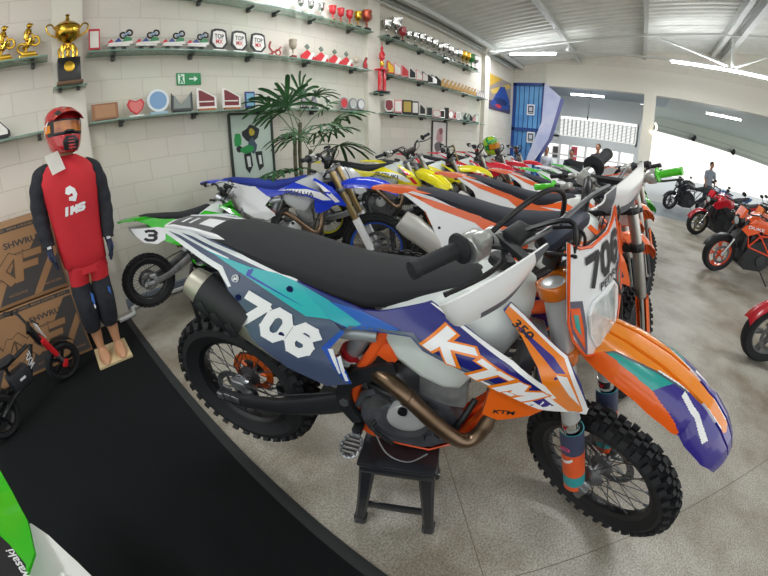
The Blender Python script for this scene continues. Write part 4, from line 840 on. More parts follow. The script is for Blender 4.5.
# ------------------------------------------------------------------ children's electric balance bike
def balance_bike():
    fw = Vector((-.285, 2.80, .150)); rw = Vector((-.80, 2.42, .150)); d = (fw-rw); L = d.length; h = math.atan2(d.y, d.x)
    r = thing('balance_bike', 'small black electric kids bike with red fork in front of the cardboard boxes', 'kids bike', M=Matrix.Translation((rw.x, rw.y, .0108)) @ Matrix.Rotation(h, 4, 'Z'))
    B = Matrix.Translation((0, 0, .15)); RD = plast('#d3222a'); BK = BLACKM
    ax = Vector((-.36, 0, .93)).normalized(); ST = B @ Matrix.Translation((L, 0, 0)) @ Matrix.Rotation(-.25, 4, ax) @ Matrix.Translation((-L, 0, 0))
    for nm, x, M in (('rear_wheel', 0, B), ('front_wheel', L, ST)):
        mb = MB(); mb.lathe([(.105, -.024), (.13, -.03), (.146, -.018), (.15, 0), (.146, .018), (.13, .03), (.105, .024)], d=(0, 1, 0), n=40, closed=True); t = mb.build(nm, RUBBER, r, M @ Matrix.Translation((x, 0, 0)))
        mb = MB(); mb.lathe([(.11, -.02), (.11, .02), (.098, .02), (.096, -.02)], d=(0, 1, 0), n=40, closed=True)
        for k in range(5): a = k*2*PI/5; mb.bar((cos(a)*.02, 0, sin(a)*.02), (cos(a)*.1, 0, sin(a)*.1), .014, .022)
        mb.lathe([(.03, -.03), (.03, .03)], d=(0, 1, 0), n=16); mb.build('rim', [BK, RD], t)
        mb = MB(); mb.lathe([(.1105, -.0215), (.1105, -.0205), (.106, -.0205), (.106, -.0215)], d=(0, 1, 0), n=40, closed=True); t2 = mb.build('rim_stripe', RD, t)
    mb = MB(); mb.tube([(.0, .04, 0), (.15, .04, .06), (.33, .0, .05), (.45, 0, .26)], .018, 10); mb.tube([(0, -.04, 0), (.15, -.04, .06), (.33, 0, .05)], .014, 8); mb.tube([(.42, 0, .27), (.20, 0, .24), (.10, 0, .30)], .016, 8); mb.tube([(.2, 0, .24), (.2, 0, .07)], .014, 8)
    mb.tube([Vector((L, 0, 0))+ax*.24+Vector((-.02, 0, 0)), Vector((L, 0, 0))+ax*.36+Vector((-.02, 0, 0))], .024, 12)
    text_on(mb, 'MXF', lambda u, v: (lerp(.375, .425, v)-.015+.0*u, -.0195, lerp(.12, .22, u)+.02*v), 1); mb.build('frame', [BK, WHITE], r, B)
    mb = MB(); mb.box((.26, 0, .12), (.17, .09, .13), bev=.015); mb.box((.26, -.047, .12), (.05, .004, .016), mi=1); mb.build('battery', [mat('#2d2f34', .5), WHITE], r, B)
    mb = MB()
    for s in (-1, 1): mb.tube([Vector((L, s*.045, 0)), Vector((L, s*.045, 0))+ax*.12], .013, 10, mi=1); mb.tube([Vector((L, s*.045, 0))+ax*.1, Vector((L, s*.045, 0))+ax*.27], .02, 12); mb.box(Vector((L, s*.048, 0)), (.04, .02, .06), bev=.006, R=Matrix.Rotation(.4, 3, 'Y'))
    mb.box(Vector((L, 0, 0))+ax*.25, (.04, .12, .03), bev=.008); mb.build('fork', [RD, ALU], r, ST)
    mb = MB(); o = Vector((L+.045, 0, 0))+ax*.32; mb.patch([(-.04, -.05), (.04, -.05), (.05, .02), (.03, .07), (-.03, .07), (-.05, .02)], lambda u, v, w: (o.x-v*.3+w-3*u*u, u, o.z+v), .006, 0, .03); mb.build('number_plate', WHITE, r, ST)
    mb = MB(); t = Vector((L, 0, 0))+ax*.42; mb.tube([Vector((L, 0, 0))+ax*.3, t], .014, 10); mb.tube(crv([t+Vector((-.07, -.22, .05)), t+Vector((-.02, -.12, .06)), t+Vector((0, 0, 0)), t+Vector((-.02, .12, .06)), t+Vector((-.07, .22, .05))]), .010, 8)
    for s in (-1, 1): mb.tube([t+Vector((-.075, s*.235, .048)), t+Vector((-.035, s*.15, .06))], .016, 10); mb.tube([t+Vector((0, s*.12, .06)), t+Vector((.02, s*.2, .05))], .005, 6)
    mb.build('handlebar', BK, r, ST)
    mb = MB(); mb.loft([[(x, y*w, z-(0 if abs(y) < 1 else .02)) for y in (-1, -.7, 0, .7, 1)]+[(x, .7*w, z-.04), (x, -.7*w, z-.04)] for x, z, w in ((-.02, .33, .05), (.08, .31, .065), (.2, .29, .05), (.28, .29, .03))], closed=True, cap=True); mb.build('seat', mat('#222327', .7), r, B)
    for nm, x, M, m in (('front_fender', L, ST, BK), ('rear_fender', 0, B, BK)):
        mb = MB(); mb.shell([[(x+.175*cos(a), y, .175*sin(a)) for y in (-.035, 0, .035)] for a in [lerp(.5, 2.0, k/8) for k in range(9)]], .003); mb.build(nm, m, r, M)
balance_bike()
# ------------------------------------------------------------------ the room
def wall_mat(axis):
    m = bpy.data.materials.new('painted_blocks'); m.use_nodes = True; nt = m.node_tree; b = nt.nodes['Principled BSDF']; N = nt.nodes.new; Lk = nt.links.new
    tc = N('ShaderNodeTexCoord'); sp = N('ShaderNodeSeparateXYZ'); cb = N('ShaderNodeCombineXYZ'); Lk(tc.outputs['Object'], sp.inputs[0]); Lk(sp.outputs[axis], cb.inputs[0]); Lk(sp.outputs['Z'], cb.inputs[1])
    br = N('ShaderNodeTexBrick'); br.inputs['Scale'].default_value = 1; br.inputs['Brick Width'].default_value = .40; br.inputs['Row Height'].default_value = .20; br.inputs['Mortar Size'].default_value = .006; br.inputs['Mortar Smooth'].default_value = .6
    br.inputs['Color1'].default_value = lin('#e3dfd4'); br.inputs['Color2'].default_value = lin('#ddd9cd'); br.inputs['Mortar'].default_value = lin('#d0ccc0'); Lk(cb.outputs[0], br.inputs['Vector'])
    nz = N('ShaderNodeTexNoise'); nz.inputs['Scale'].default_value = 1.3; nz.inputs['Detail'].default_value = 5; Lk(tc.outputs['Object'], nz.inputs['Vector'])
    mx = N('ShaderNodeMix'); mx.data_type = 'RGBA'; mx.blend_type = 'MULTIPLY'; mx.inputs[0].default_value = .18; Lk(br.outputs['Color'], mx.inputs[6]); Lk(nz.outputs['Color'], mx.inputs[7]); Lk(mx.outputs[2], b.inputs['Base Color'])
    bp = N('ShaderNodeBump'); bp.inputs['Strength'].default_value = .35; bp.inputs['Distance'].default_value = .003; bp.invert = True; Lk(br.outputs['Fac'], bp.inputs['Height']); Lk(bp.outputs[0], b.inputs['Normal']); b.inputs['Roughness'].default_value = .55
    return m
def floor_mat():
    m = bpy.data.materials.new('polished_concrete'); m.use_nodes = True; nt = m.node_tree; b = nt.nodes['Principled BSDF']; N = nt.nodes.new; Lk = nt.links.new
    tc = N('ShaderNodeTexCoord')
    n1 = N('ShaderNodeTexNoise'); n1.inputs['Scale'].default_value = 110; n1.inputs['Detail'].default_value = 4; n2 = N('ShaderNodeTexNoise'); n2.inputs['Scale'].default_value = 1.6; n2.inputs['Detail'].default_value = 7; n2.inputs['Roughness'].default_value = .65
    for n in (n1, n2): Lk(tc.outputs['Object'], n.inputs['Vector'])
    r1 = N('ShaderNodeValToRGB'); r1.color_ramp.elements[0].position = .36; r1.color_ramp.elements[0].color = lin('#8f8a80'); r1.color_ramp.elements[1].position = .62; r1.color_ramp.elements[1].color = lin('#bcb7ac'); Lk(n1.outputs['Fac'], r1.inputs[0])
    r2 = N('ShaderNodeValToRGB'); r2.color_ramp.elements[0].position = .36; r2.color_ramp.elements[0].color = lin('#c2b9ab'); r2.color_ramp.elements[1].position = .6; r2.color_ramp.elements[1].color = (1, 1, 1, 1); Lk(n2.outputs['Fac'], r2.inputs[0])
    mx = N('ShaderNodeMix'); mx.data_type = 'RGBA'; mx.blend_type = 'MULTIPLY'; mx.inputs[0].default_value = 1; Lk(r1.outputs[0], mx.inputs[6]); Lk(r2.outputs[0], mx.inputs[7])
    # saw-cut joints running diagonally, crossing near (0.62, 0.0)
    mp = N('ShaderNodeMapping'); mp.vector_type = 'POINT'; mp.inputs['Rotation'].default_value = (0, 0, -PI/4); c45 = cos(-PI/4); jx, jy = .60, -.008
    mp.inputs['Location'].default_value = (-(jx*c45-jy*sin(-PI/4))+1.5, -(jx*sin(-PI/4)+jy*c45)+1.5, 0); Lk(tc.outputs['Object'], mp.inputs[0])
    sp = N('ShaderNodeSeparateXYZ'); Lk(mp.outputs[0], sp.inputs[0]); prev = None
    for ax in ('X', 'Y'):
        a = N('ShaderNodeMath'); a.operation = 'WRAP'; a.inputs[1].default_value = 3.0; a.inputs[2].default_value = 0; Lk(sp.outputs[ax], a.inputs[0])
        s_ = N('ShaderNodeMath'); s_.operation = 'SUBTRACT'; s_.inputs[1].default_value = 1.5; Lk(a.outputs[0], s_.inputs[0]); ab = N('ShaderNodeMath'); ab.operation = 'ABSOLUTE'; Lk(s_.outputs[0], ab.inputs[0])
        l = N('ShaderNodeMath'); l.operation = 'LESS_THAN'; l.inputs[1].default_value = .0022; Lk(ab.outputs[0], l.inputs[0])
        if prev: mm = N('ShaderNodeMath'); mm.operation = 'MAXIMUM'; Lk(prev.outputs[0], mm.inputs[0]); Lk(l.outputs[0], mm.inputs[1]); prev = mm
        else: prev = l
    m2 = N('ShaderNodeMix'); m2.data_type = 'RGBA'; Lk(prev.outputs[0], m2.inputs[0]); Lk(mx.outputs[2], m2.inputs[6]); m2.inputs[7].default_value = lin('#6b6357'); Lk(m2.outputs[2], b.inputs['Base Color'])
    rr = N('ShaderNodeMapRange'); rr.inputs[3].default_value = .28; rr.inputs[4].default_value = .5; Lk(n2.outputs['Fac'], rr.inputs[0]); Lk(rr.outputs[0], b.inputs['Roughness'])
    return m
WX, WY = mat('#e8e7e3', .6), None
WALL = wall_mat('X'); WALLE = wall_mat('Y'); FLOOR = floor_mat()
PAINT = mat('#dedbd0', .5); PAINTG = mat('#c3c8c6', .5)
def sbox(name, a, b, m, bev=0):
    mb = MB(); a = Vector(a); b = Vector(b); c = (a+b)/2; mb.box((0, 0, 0), (b-a), bev=bev); o = mb.build(name, m, None, Matrix.Translation(c)); return struct(o)
def sbox0(name, a, b, m):
    mb = MB(); a = Vector(a); b = Vector(b); mb.box((a+b)/2, b-a); return struct(mb.build(name, m))
sbox0('floor', (-6, -9.5, -.12), (10.75, 3.72, 0), FLOOR)
sbox0('trim_1', (10.75, -9.5, -.12), (14.4, 3.72, -.005), mat('#6d7479', .5, noise=(2, '#7d8488')))
sbox0('ground', (14.4, -30, -.14), (45, 12, -.01), mat('#b9b6ae', .7))
sbox0('wall_left', (-6, 3.7, 0), (14.2, 3.9, 3.86), WALL)
roofz = lambda y: 4.27-.14*y
# end wall above the beam, with its ledge
mb = MB(); mb.prism([(3.7, 3.2), (3.7, roofz(3.7)+.05), (-9.5, roofz(-9.5)+.05), (-9.5, 3.2), (2.72, 3.2), (2.72, 3.27), (3.69, 3.27), (3.69, 3.2)], lambda u, v, w: (w, u, v), 10.9, 11.1); struct(mb.build('wall_back', WALLE))
sbox0('beam', (10.86, -9.5, 3.18), (11.12, 2.70, 3.84), PAINT)
sbox0('pillar_1', (10.84, -.42, 0), (11.14, -.10, 3.18), PAINT)
mb = MB(); mb.prism([(2.72, 3.27), (2.22, 2.86), (2.50, 1.63), (2.93, .82), (3.0, 0), (3.12, 0), (3.12, 1.0), (2.75, 2.1)], lambda u, v, w: (w, u, v), 10.80, 11.3, mi=0, mi_side=1); struct(mb.build('wall_stair', [mat('#aab4dc', .35, noise=(2, '#c9cde6')), mat('#2f3d8c', .4)]))
sbox0('pillar_2', (.17, 3.62, 0), (.44, 3.71, 3.84), PAINT); sbox0('pillar_3', (4.16, 3.62, 0), (4.44, 3.71, 3.84), PAINT); sbox0('pillar_4', (8.45, 3.60, 0), (8.72, 3.71, 3.84), PAINT)
# baseboard and pipe on the floor along the wall
sbox0('baseboard_left', (-6, 3.66, 0), (10.9, 3.70, .10), mat('#7c8794', .4))
mb = MB(); mb.tube([(.30, 3.40, .03), (.40, 3.42, .03), (.46, 3.45, .03), (.48, 3.58, .03), (.56, 3.62, .03), (1.6, 3.62, .03), (6, 3.62, .03)], .022, 10); tag(mb.build('water_pipe', mat('#e3e6e6', .35)), 'white plastic pipe running along the foot of the block wall', 'pipe')
# carpet
CARPET = mat('#0f1112', .95, noise=(300, '#25292a'), bump=(500, .6, .003), spec=.1)
mb = MB(); mb.box((-2.8, 1.0, .004), (6.32, 4.95, .012), bev=.002); mb.box((.385, 1.0, .0045), (.055, 4.96, .013), mi=1, bev=.002); tag(mb.build('carpet_mat', [CARPET, mat('#26292a', .85)]), 'large black ribbed carpet with a bound edge on the concrete floor', 'carpet')
# roof: corrugated sheets on purlins
mb = MB(); rows = []; n = 0; x = -6.0
while x < 11.2:
    t = (n % 8)/8; z = (.0, .0, .012, .028, .028, .028, .012, 0)[n % 8]; rows.append([(x, 3.95, roofz(3.95)+z), (x, -9.6, roofz(-9.6)+z)]); x += .026; n += 1
mb.shell(rows, .003); struct(mb.build('ceiling', mat('#e6e8e4', .42, metal=.05, noise=(3, '#d9dcd8')), smooth=False))
GAL = mat('#cfd2d0', .45, metal=.1)
def beamx(y, w, h, name, x0=-6, x1=10.9):
    z = roofz(y)-h/2-.01; mb = MB(); mb.box(((x0+x1)/2, y, z+h/2-.006), (x1-x0, w, .012)); mb.box(((x0+x1)/2, y, z-h/2+.006), (x1-x0, w, .012)); mb.box(((x0+x1)/2, y, z), (x1-x0, w*.2, h-.02)); return struct(mb.build(name, GAL))
beamx(3.42, .08, .12, 'beam_1'); beamx(1.72, .09, .14, 'beam_2'); beamx(-.05, .09, .14, 'beam_3'); beamx(-1.82, .10, .18, 'beam_4'); beamx(-2.12, .12, .22, 'beam_5'); beamx(-5.0, .1, .18, 'beam_6')
for k, X in enumerate((8.6, 3.0)):
    mb = MB(); top = lambda y: roofz(y)-.26
    mb.bar((X, 2.0, top(2.0)+.1), (X, -9.4, top(-9.4)), .05, .05); mb.bar((X, 3.68, 3.62), (X, -9.4, 3.64), .04, .04); mb.bar((X, 3.6, 3.66), (X, 2.0, top(2.0)+.1), .05, .05)
    for y in (1.67, -1.9, -5.4): mb.bar((X, y, 3.62), (X, y, top(y)), .05, .05, up=(1, 0, 0))
    for y0, y1 in ((-.35, -1.8), (-3.6, -1.95), (-3.9, -5.3)): mb.bar((X, y0, top(y0)), (X, y1, 3.66), .035, .035, up=(1, 0, 0))
    if k == 0: struct(mb.build('trim_%d' % (k+2), GAL))
# wire moulding along the wall top
mb = MB(); mb.box((2.5, 3.66, 3.70), (17, .06, .05)); mb.tube([(-6, 3.6, 3.60), (10.8, 3.6, 3.60)], .015, 8); struct(mb.build('trim_4', PAINTG))
# annex beyond the beam
sbox0('ceiling_annex', (11.12, -.9, 3.36), (14.3, 3.7, 3.46), mat('#aebac4', .5))
mb = MB(); mb.prism([(11.12, -.9), (14.3, -.9), (14.3, -.45), (17.6, -.45), (21.0, -6.95), (23.5, -11.5), (11.12, -11.5)], lambda u, v, w: (u, v, w), 3.36, 3.46); struct(mb.build('ceiling_porch', mat('#ccd4d0', .5)))
mb = MB()
mb.box((14.1, 1.85, 3.0), (.12, 3.7, .80)); mb.box((14.1, 1.85, 1.70), (.12, 3.7, .34)); mb.box((14.1, 3.28, 2.2), (.12, .84, .8)); mb.box((14.1, -.0, 2.2), (.12, .08, .8)); mb.box((14.1, -.10, 1.65), (.12, .2, 3.3)); mb.box((14.1, 1.85, .35), (.12, 3.7, .7))
struct(mb.build('wall_annex', mat('#d9dedf', .5)))
mb = MB()
for k in range(15):
    for j in range(26): pass
for k in range(12): mb.box((14.1, 1.45, 1.90+.052*k), (.05, 2.8, .022))
for j in range(19): mb.box((14.1, .08+.155*j, 2.2), (.052, .045, .62))
struct(mb.build('window_1', mat('#cfd4d6', .5)))
mb = MB()
for y in (.0, .55, 1.15, 1.8, 2.4, 2.8, 3.35): mb.box((14.1, y, 1.12), (.09, .09, .9))
mb.box((14.1, 1.7, 1.14), (.08, 3.5, .06)); mb.box((14.1, 1.7, .74), (.08, 3.5, .06)); struct(mb.build('window_2', mat('#f2f3f4', .4)))
mb = MB(); mb.box((14.5, 2.35, 1.1), (.05, .35, .8)); tag(mb.build('hanging_banner', mat('#d65a68', .6)), 'pink and red banner hanging outside the low annex window', 'banner')
mb = MB(); mb.box((14.5, 3.0, 1.2), (.03, .34, .5)); mb.box((14.49, 3.0, 1.2), (.03, .26, .42), mi=1); tag(mb.build('dark_picture', [WHITE, mat('#5e5a54', .5)]), 'dark picture in a white frame beside the annex window', 'picture')
# roll-up door housing over the open front
mb = MB(); A_, B_ = Vector((17.6, -.50, 0)), Vector((23.4, -11.5, 0)); dd = (B_-A_).normalized(); nn = Vector((-dd.y, dd.x, 0))
def pr(za, zb, ta, tb, off, th, mi):
    p = [A_+Vector((0, 0, za)), B_+Vector((0, 0, zb)), B_+Vector((0, 0, tb)), A_+Vector((0, 0, ta))]; mb.add([q+nn*off for q in p]+[q+nn*(off+th) for q in p], [(0,1,2,3),(7,6,5,4),(0,4,5,1),(1,5,6,2),(2,6,7,3),(3,7,4,0)], mi)
pr(2.86, 2.36, 3.36, 3.36, 0, .25, 0); pr(2.76, 2.22, 2.88, 2.38, -.05, .12, 1); pr(3.0, 2.6, 3.05, 2.66, -.02, .03, 1)
struct(mb.build('door_1', [mat('#ccd4cc', .5), mat('#b3bab4', .45)]))
for k, t in enumerate((.30, .62)):
    c = A_+(B_-A_)*(t*.62)+Vector((0, 0, 2.78-.16*k))+nn*.2*-1; mb = MB(); mb.box((0, 0, .05), (.08, .08, .16)); mb.lathe([(.09, -.14), (.09, .12), (.10, .15)], o=(0, 0, -.02), d=(-.8, .3, -.3), n=12)
    tag(mb.build('security_camera', BLACKM, None, Matrix.Translation(c)), ('dark camera on the shutter housing, nearer to the pillar', 'dark camera on the shutter housing, farther from the pillar')[k], 'camera')
# blue gate at the far end
g = thing('blue_gate', 'tall blue barred metal gate with blue sheet behind it at the end wall', 'gate', loc=(10.9, 3.2, 0)); g.location = (10.9, 3.2, 0); T = Matrix.Translation((-10.9, -3.2, 0)); BLU = mat('#1d3f86', .4)
mb = MB(); mb.T = T
for y in (3.66, 2.76): mb.box((10.9, y, 1.63), (.07, .09, 3.26))
for z in (3.22, 1.85, .05): mb.box((10.9, 3.21, z), (.07, .98, .09))
mb.build('gate_frame', BLU, g)
for y in (3.50, 3.35, 3.2, 3.05, 2.9): mb = MB(); mb.T = T; mb.tube([(10.88, y, .05), (10.88, y, 3.2)], .012, 8); mb.build('bar', BLU, g)
mb = MB(); mb.T = T; mb.box((10.95, 3.21, 1.63), (.02, .84, 3.1)); mb.build('sheet', mat('#4f8fd0', .35, noise=(1.2, '#6fb4e6')), g)
for k, z in enumerate((2.45, 1.62)):
    mb = MB(); mb.box((10.865, 3.12-.05*k, z), (.006, .24, .32)); mb.box((10.861, 3.12-.05*k, z), (.006, .17, .24), mi=1); mb.box((10.857, 3.12-.05*k, z+.02), (.004, .10, .12), mi=2)
    mb.box((10.857, 3.12-.05*k, z-.085), (.004, .14, .02), mi=2)
    tag(mb.build('notice_sheet', [WHITE, mat('#30405a', .6), mat('#c8cdd2', .6)]), ('dark framed notice on the blue gate, upper one', 'dark framed notice on the blue gate, lower one')[k], 'notice')
# lights: tubes hung from the truss and two in the annex
def lamp(label, x, y0, y1, z, power):
    o = thing('ceiling_lamp', label, 'lamp', 'fluorescent tube lamps', loc=(x, (y0+y1)/2, z)); L = abs(y1-y0)
    mb = MB(); mb.box((0, 0, .045), (.07, L, .03), bev=.006); mb.build('housing', WHITE, o)
    mb = MB(); mb.tube([(0, -L/2+.03, 0), (0, L/2-.03, 0)], .022, 10); mb.build('tube', mat('#f2f8ff', .3, emit=power), o)
    return o
lamp('single bright tube lamp hanging from the truss near the blue gate', 8.6, 1.9, 3.06, 3.58, 22)
lamp('long bright tube lamp hanging from the truss over the street motorcycles', 8.6, -.58, -2.75, 3.58, 22)
lamp('tube lamp under the annex ceiling above the mesh window', 11.9, 1.07, 2.16, 3.12, 14)
lamp('tube lamp under the porch ceiling beyond the pillar', 11.95, -1.95, -3.05, 3.08, 14)
for k, (y, z) in enumerate(((2.9, .2), (-.8, .2))): pass
mb = MB(); mb.tube([(12.2, 1.55, 3.3), (12.2, 1.56, 2.9), (12.22, 1.60, 2.5)], .012, 6); mb.box((12.22, 1.6, 2.45), (.04, .04, .12)); tag(mb.build('hanging_cable', BLACKM), 'dark cable hanging from the annex ceiling in front of the mesh window', 'cable')
# emergency lamp on pillar
mb = MB(); mb.tube(crv([(10.82, -.34, 2.2), (10.7, -.42, 2.15), (10.66, -.5, 2.3), (10.7, -.45, 2.42)]), .025, 8); tag(mb.build('wall_lamp', mat('#fff2d8', .4, emit=2.5)), 'small curved white lamp lit on the pillar by the open front', 'lamp')

# ------------------------------------------------------------------ glass shelves
SH = []
def shelf(x0, x1, z, label, brs):
    o = thing('glass_shelf', label, 'shelf', 'glass trophy shelves', loc=((x0+x1)/2, 3.6, z)); T = Matrix.Translation((-(x0+x1)/2, -3.6, -z))
    mb = MB(); mb.T = T; mb.box(((x0+x1)/2, 3.60, z-.005), (x1-x0, .20, .010)); mb.build('pane', mat('#8fb3a2', .08, alpha=.62, trans=.2, spec=.7), o)
    mb = MB(); mb.T = T; mb.box(((x0+x1)/2, 3.5, z-.005), (x1-x0, .006, .0125)); mb.build('edge', mat('#7fa092', .15, alpha=.85), o)
    for b in brs: mb = MB(); mb.T = T; mb.box((b, 3.67, z-.035), (.035, .06, .05), bev=.006); mb.box((b, 3.61, z-.022), (.03, .1, .02), bev=.004); mb.build('bracket', mat('#4c4f50', .4, metal=.5), o)
shelf(-2.2, .13, 2.43, 'glass shelf with gold rider figures, beside the narrow wall pier', (-1.2, -.35, .0)); shelf(.47, 4.12, 2.43, 'middle glass shelf between the two white piers', (.72, 1.50, 2.18, 3.0, 3.85)); shelf(4.46, 8.4, 2.43, 'middle glass shelf beyond the second pier', (4.7, 5.6, 6.5, 7.4, 8.2))
shelf(-2.2, .10, 1.81, 'lower glass shelf behind the mannequin helmet', (-1.0, .0)); shelf(.45, 4.05, 1.81, 'lower glass shelf above the framed racing poster', (.75, 1.50, 2.3, 3.1, 3.85)); shelf(4.38, 8.3, 1.81, 'lower glass shelf beyond the second pier', (4.8, 5.7, 6.6, 7.5))
shelf(1.2, 4.15, 3.02, 'top glass shelf between the two white piers', (1.6, 2.2, 2.55, 3.1, 3.8)); shelf(4.38, 7.9, 3.02, 'top glass shelf with silver cups beyond the second pier', (4.7, 5.6, 6.5, 7.4))
shelf(.16, .45, 2.15, 'small glass shelf under the big gold cup', (.22, .38)); shelf(4.18, 4.55, 2.11, 'small glass shelf under the tall red trophy', (4.3, 4.44))
# ------------------------------------------------------------------ trophies
YS = 3.585
def cup(x, z, h, m, label, group, base=None, w=.5, handles=False, rib=None):
    o = thing('trophy_cup', label, 'trophy', group, loc=(x, YS, z+.0006)); b = base or BLACKP
    mb = MB(); mb.box((0, 0, h*.09), (h*.26, h*.26, h*.18), bev=.003); mb.build('base', b, o)
    mb = MB(); r = h*w*.5; mb.lathe([(h*.09, h*.18), (h*.09, h*.20), (h*.03, h*.24), (h*.025, h*.32), (h*.05, h*.36), (h*.03, h*.40), (h*.04, h*.46), (r*.75, h*.56), (r, h*.72), (r*.92, h*.84), (r*1.1, h*.97), (r*1.05, h*.985), (r*.86, h*.84), (r*.85, h*.7), (0, h*.6)], n=20); mb.build('bowl', m, o)
    if handles:
        for s in (-1, 1): mb = MB(); mb.tube(crv([(s*r*.9, 0, h*.86), (s*r*1.5, 0, h*.88), (s*r*1.45, 0, h*.68), (s*r*.8, 0, h*.6)], 4), h*.014, 6); mb.build('handle', m, o)
    return o
def rider(x, z, label, group):
    o = thing('rider_figurine', label, 'trophy', group, loc=(x, YS, z+.0006)); G = GOLD
    mb = MB(); mb.box((0, 0, .015), (.16, .1, .03), bev=.004); mb.box((0, 0, .045), (.12, .08, .03), bev=.004)
    for cx, cz in ((-.055, .10), (.055, .155)): mb.tube([(cx+.038*cos(a*PI/8), 0, cz+.038*sin(a*PI/8)) for a in range(16)], .011, 6, closed=True)
    mb.tube([(-.055, 0, .10), (.0, 0, .12), (.05, 0, .155)], .016, 8); mb.tube([(.055, 0, .155), (.03, 0, .22)], .008, 6); mb.ball((0, 0, .14), (.035, .02, .022)); mb.tube([(.02, -.04, .225), (.03, 0, .22), (.02, .04, .225)], .006, 6)
    mb.tube([(-.02, 0, .17), (-.01, 0, .23), (.0, 0, .26)], [.022, .028, .018], 10); mb.ball((.008, 0, .29), (.024, .022, .026)); mb.box((.03, 0, .30), (.03, .03, .006))
    for s in (-1, 1): mb.tube([(-.0, s*.03, .25), (.02, s*.05, .235), (.022, s*.04, .225)], .009, 6); mb.tube([(-.02, s*.02, .17), (.02, s*.035, .16), (-.005, s*.035, .11)], .011, 6)
    mb.tube([(-.05, 0, .06), (-.055, 0, .07)], .01, 6); mb.build('rider', G, o); return o
def plaque(x, z, w, h, col, col2, label, group=None, shape='rect', rot=0, foot=BLACKP, name='award_plaque', word=None, y=YS):
    o = thing(name, label, 'trophy', group, M=Matrix.Translation((x, y, z+.0006)) @ Matrix.Rotation(rot, 4, 'Z'))
    fh = h*.12; mb = MB(); mb.box((0, 0, fh/2), (w*.8, .05, fh), bev=.002); mb.build('foot', foot, o)
    S_ = {'rect': [(-.5, 0), (.5, 0), (.5, 1), (-.5, 1)], 'slant': [(-.5, 0), (.5, 0), (.5, .55), (-.35, 1), (-.5, 1)], 'shield': [(-.2, .0), (.2, 0), (.5, .3), (.42, .92), (.2, 1), (-.2, 1), (-.42, .92), (-.5, .3)], 'oct': [(.5*cos(PI/8+k*PI/4), .5+.5*sin(PI/8+k*PI/4)) for k in range(8)],
          'round': [(.5*cos(k*PI/12), .5+.5*sin(k*PI/12)) for k in range(24)], 'heart': [(0, 0), (.35, .3), (.5, .7), (.35, 1), (0, .86), (-.35, 1), (-.5, .7), (-.35, .3)], 'wave': [(-.3, 0), (.3, 0), (.35, .3), (.15, .6), (.4, .95), (.1, 1), (-.2, .65), (-.4, .4)], 'tri': [(-.5, 0), (.5, 0), (.5, .25), (.0, .85), (-.1, .85), (-.5, .35)], 'M': [(-.5, 0), (.5, 0), (.5, 1), (-.05, .25), (-.45, .95)]}[shape]
    mb = MB(); f = lambda u, v, w_: (u*w, -w_, fh+v*(h-fh)); mb.prism(S_, f, -.008, .008, 0)
    k = .78; mb.prism([(u*k, .5+(v-.5)*k) for u, v in S_], f, .008, .0095, 1)
    if word: text_on(mb, word, lambda u, v: (lerp(-.27, .27, u)*w, -.011, fh+lerp(.52, .74, v)*(h-fh)), 2); text_on(mb, 'MX', lambda u, v: (lerp(-.2, .2, u)*w, -.011, fh+lerp(.28, .48, v)*(h-fh)), 3)
    mb.build('plate', [col, col2, BLACKP, plast('#d03040')], o); return o
RD = plast('#c92f38'); WT = plast('#e9e6e2'); PK = plast('#e59a9c'); GR = plast('#3d8a5c'); WD = mat('#a8623c', .5); SV = SILVER; DK = BLACKP
rider(-.24, 2.43, 'gold rider figurine on the shelf, farther from the narrow pier', 'gold rider figurines'); rider(-.03, 2.43, 'gold rider figurine on the shelf, close to the narrow pier', 'gold rider figurines')
# the big gold cup
o = thing('trophy_cup', 'large gold two-handled cup on a black box base, on the narrow wall pier', 'trophy', loc=(.30, 3.52, 2.1506)); mb = MB(); mb.box((0, 0, .012), (.22, .2, .024), mi=1, bev=.003); mb.box((0, 0, .125), (.19, .16, .20), bev=.004); mb.lathe([(.044, 0), (.044, .006), (.03, .01), (0, .01)], o=(0, -.08, .145), d=(0, -1, 0), n=24, mi=2); mb.build('base', [mat('#141517', .25), mat('#6e5238', .5), GOLD], o)
mb = MB(); mb.lathe([(.03, .225), (.02, .24), (.014, .29), (.022, .31), (.014, .33), (.02, .36), (.08, .40), (.105, .44), (.108, .47), (.10, .50), (.11, .51), (.09, .53), (.05, .55), (.02, .57), (.012, .60), (.02, .615), (0, .63)], n=28); mb.build('bowl', GOLD, o)
for s in (-1, 1):
    mb = MB(); mb.tube(crv([(s*.09, 0, .42), (s*.16, 0, .46), (s*.18, 0, .52), (s*.14, 0, .54), (s*.10, 0, .49)], 4), .008, 6); mb.build('handle', GOLD, o)
    mb = MB(); mb.tube(crv([(s*.03, 0, .23), (s*.07, 0, .25), (s*.075, 0, .31), (s*.03, 0, .35), (s*.03, 0, .31)], 4), .011, 6); mb.lathe([(.015, .23), (.01, .28), (.02, .34), (.01, .36)], o=(s*.045, 0, 0), n=8); mb.build('column', GOLD, o)
# tall red column trophy
o = thing('column_trophy', 'tall red two-column trophy with a red spire on the second white pier', 'trophy', loc=(4.365, 3.52, 2.1106)); RC = gloss('#c81e2c')
mb = MB(); mb.box((0, 0, .015), (.20, .16, .03), bev=.004); mb.build('base', BLACKP, o)
for s in (-1, 1): mb = MB(); mb.lathe([(.03, .03), (.03, .34), (.026, .35)], o=(s*.055, 0, 0), n=16); mb.build('column', RC, o)
mb = MB(); mb.box((0, 0, .362), (.19, .14, .024), bev=.004); mb.lathe([(.028, .374), (.028, .52), (.045, .54), (.05, .60), (.03, .64), (.015, .66), (.025, .70), (.006, .74), (.004, .80), (0, .81)], n=18); mb.lathe([(.03, .42), (.034, .43), (.034, .48), (.03, .49)], n=18, mi=1); mb.build('spire', [RC, GOLD], o)
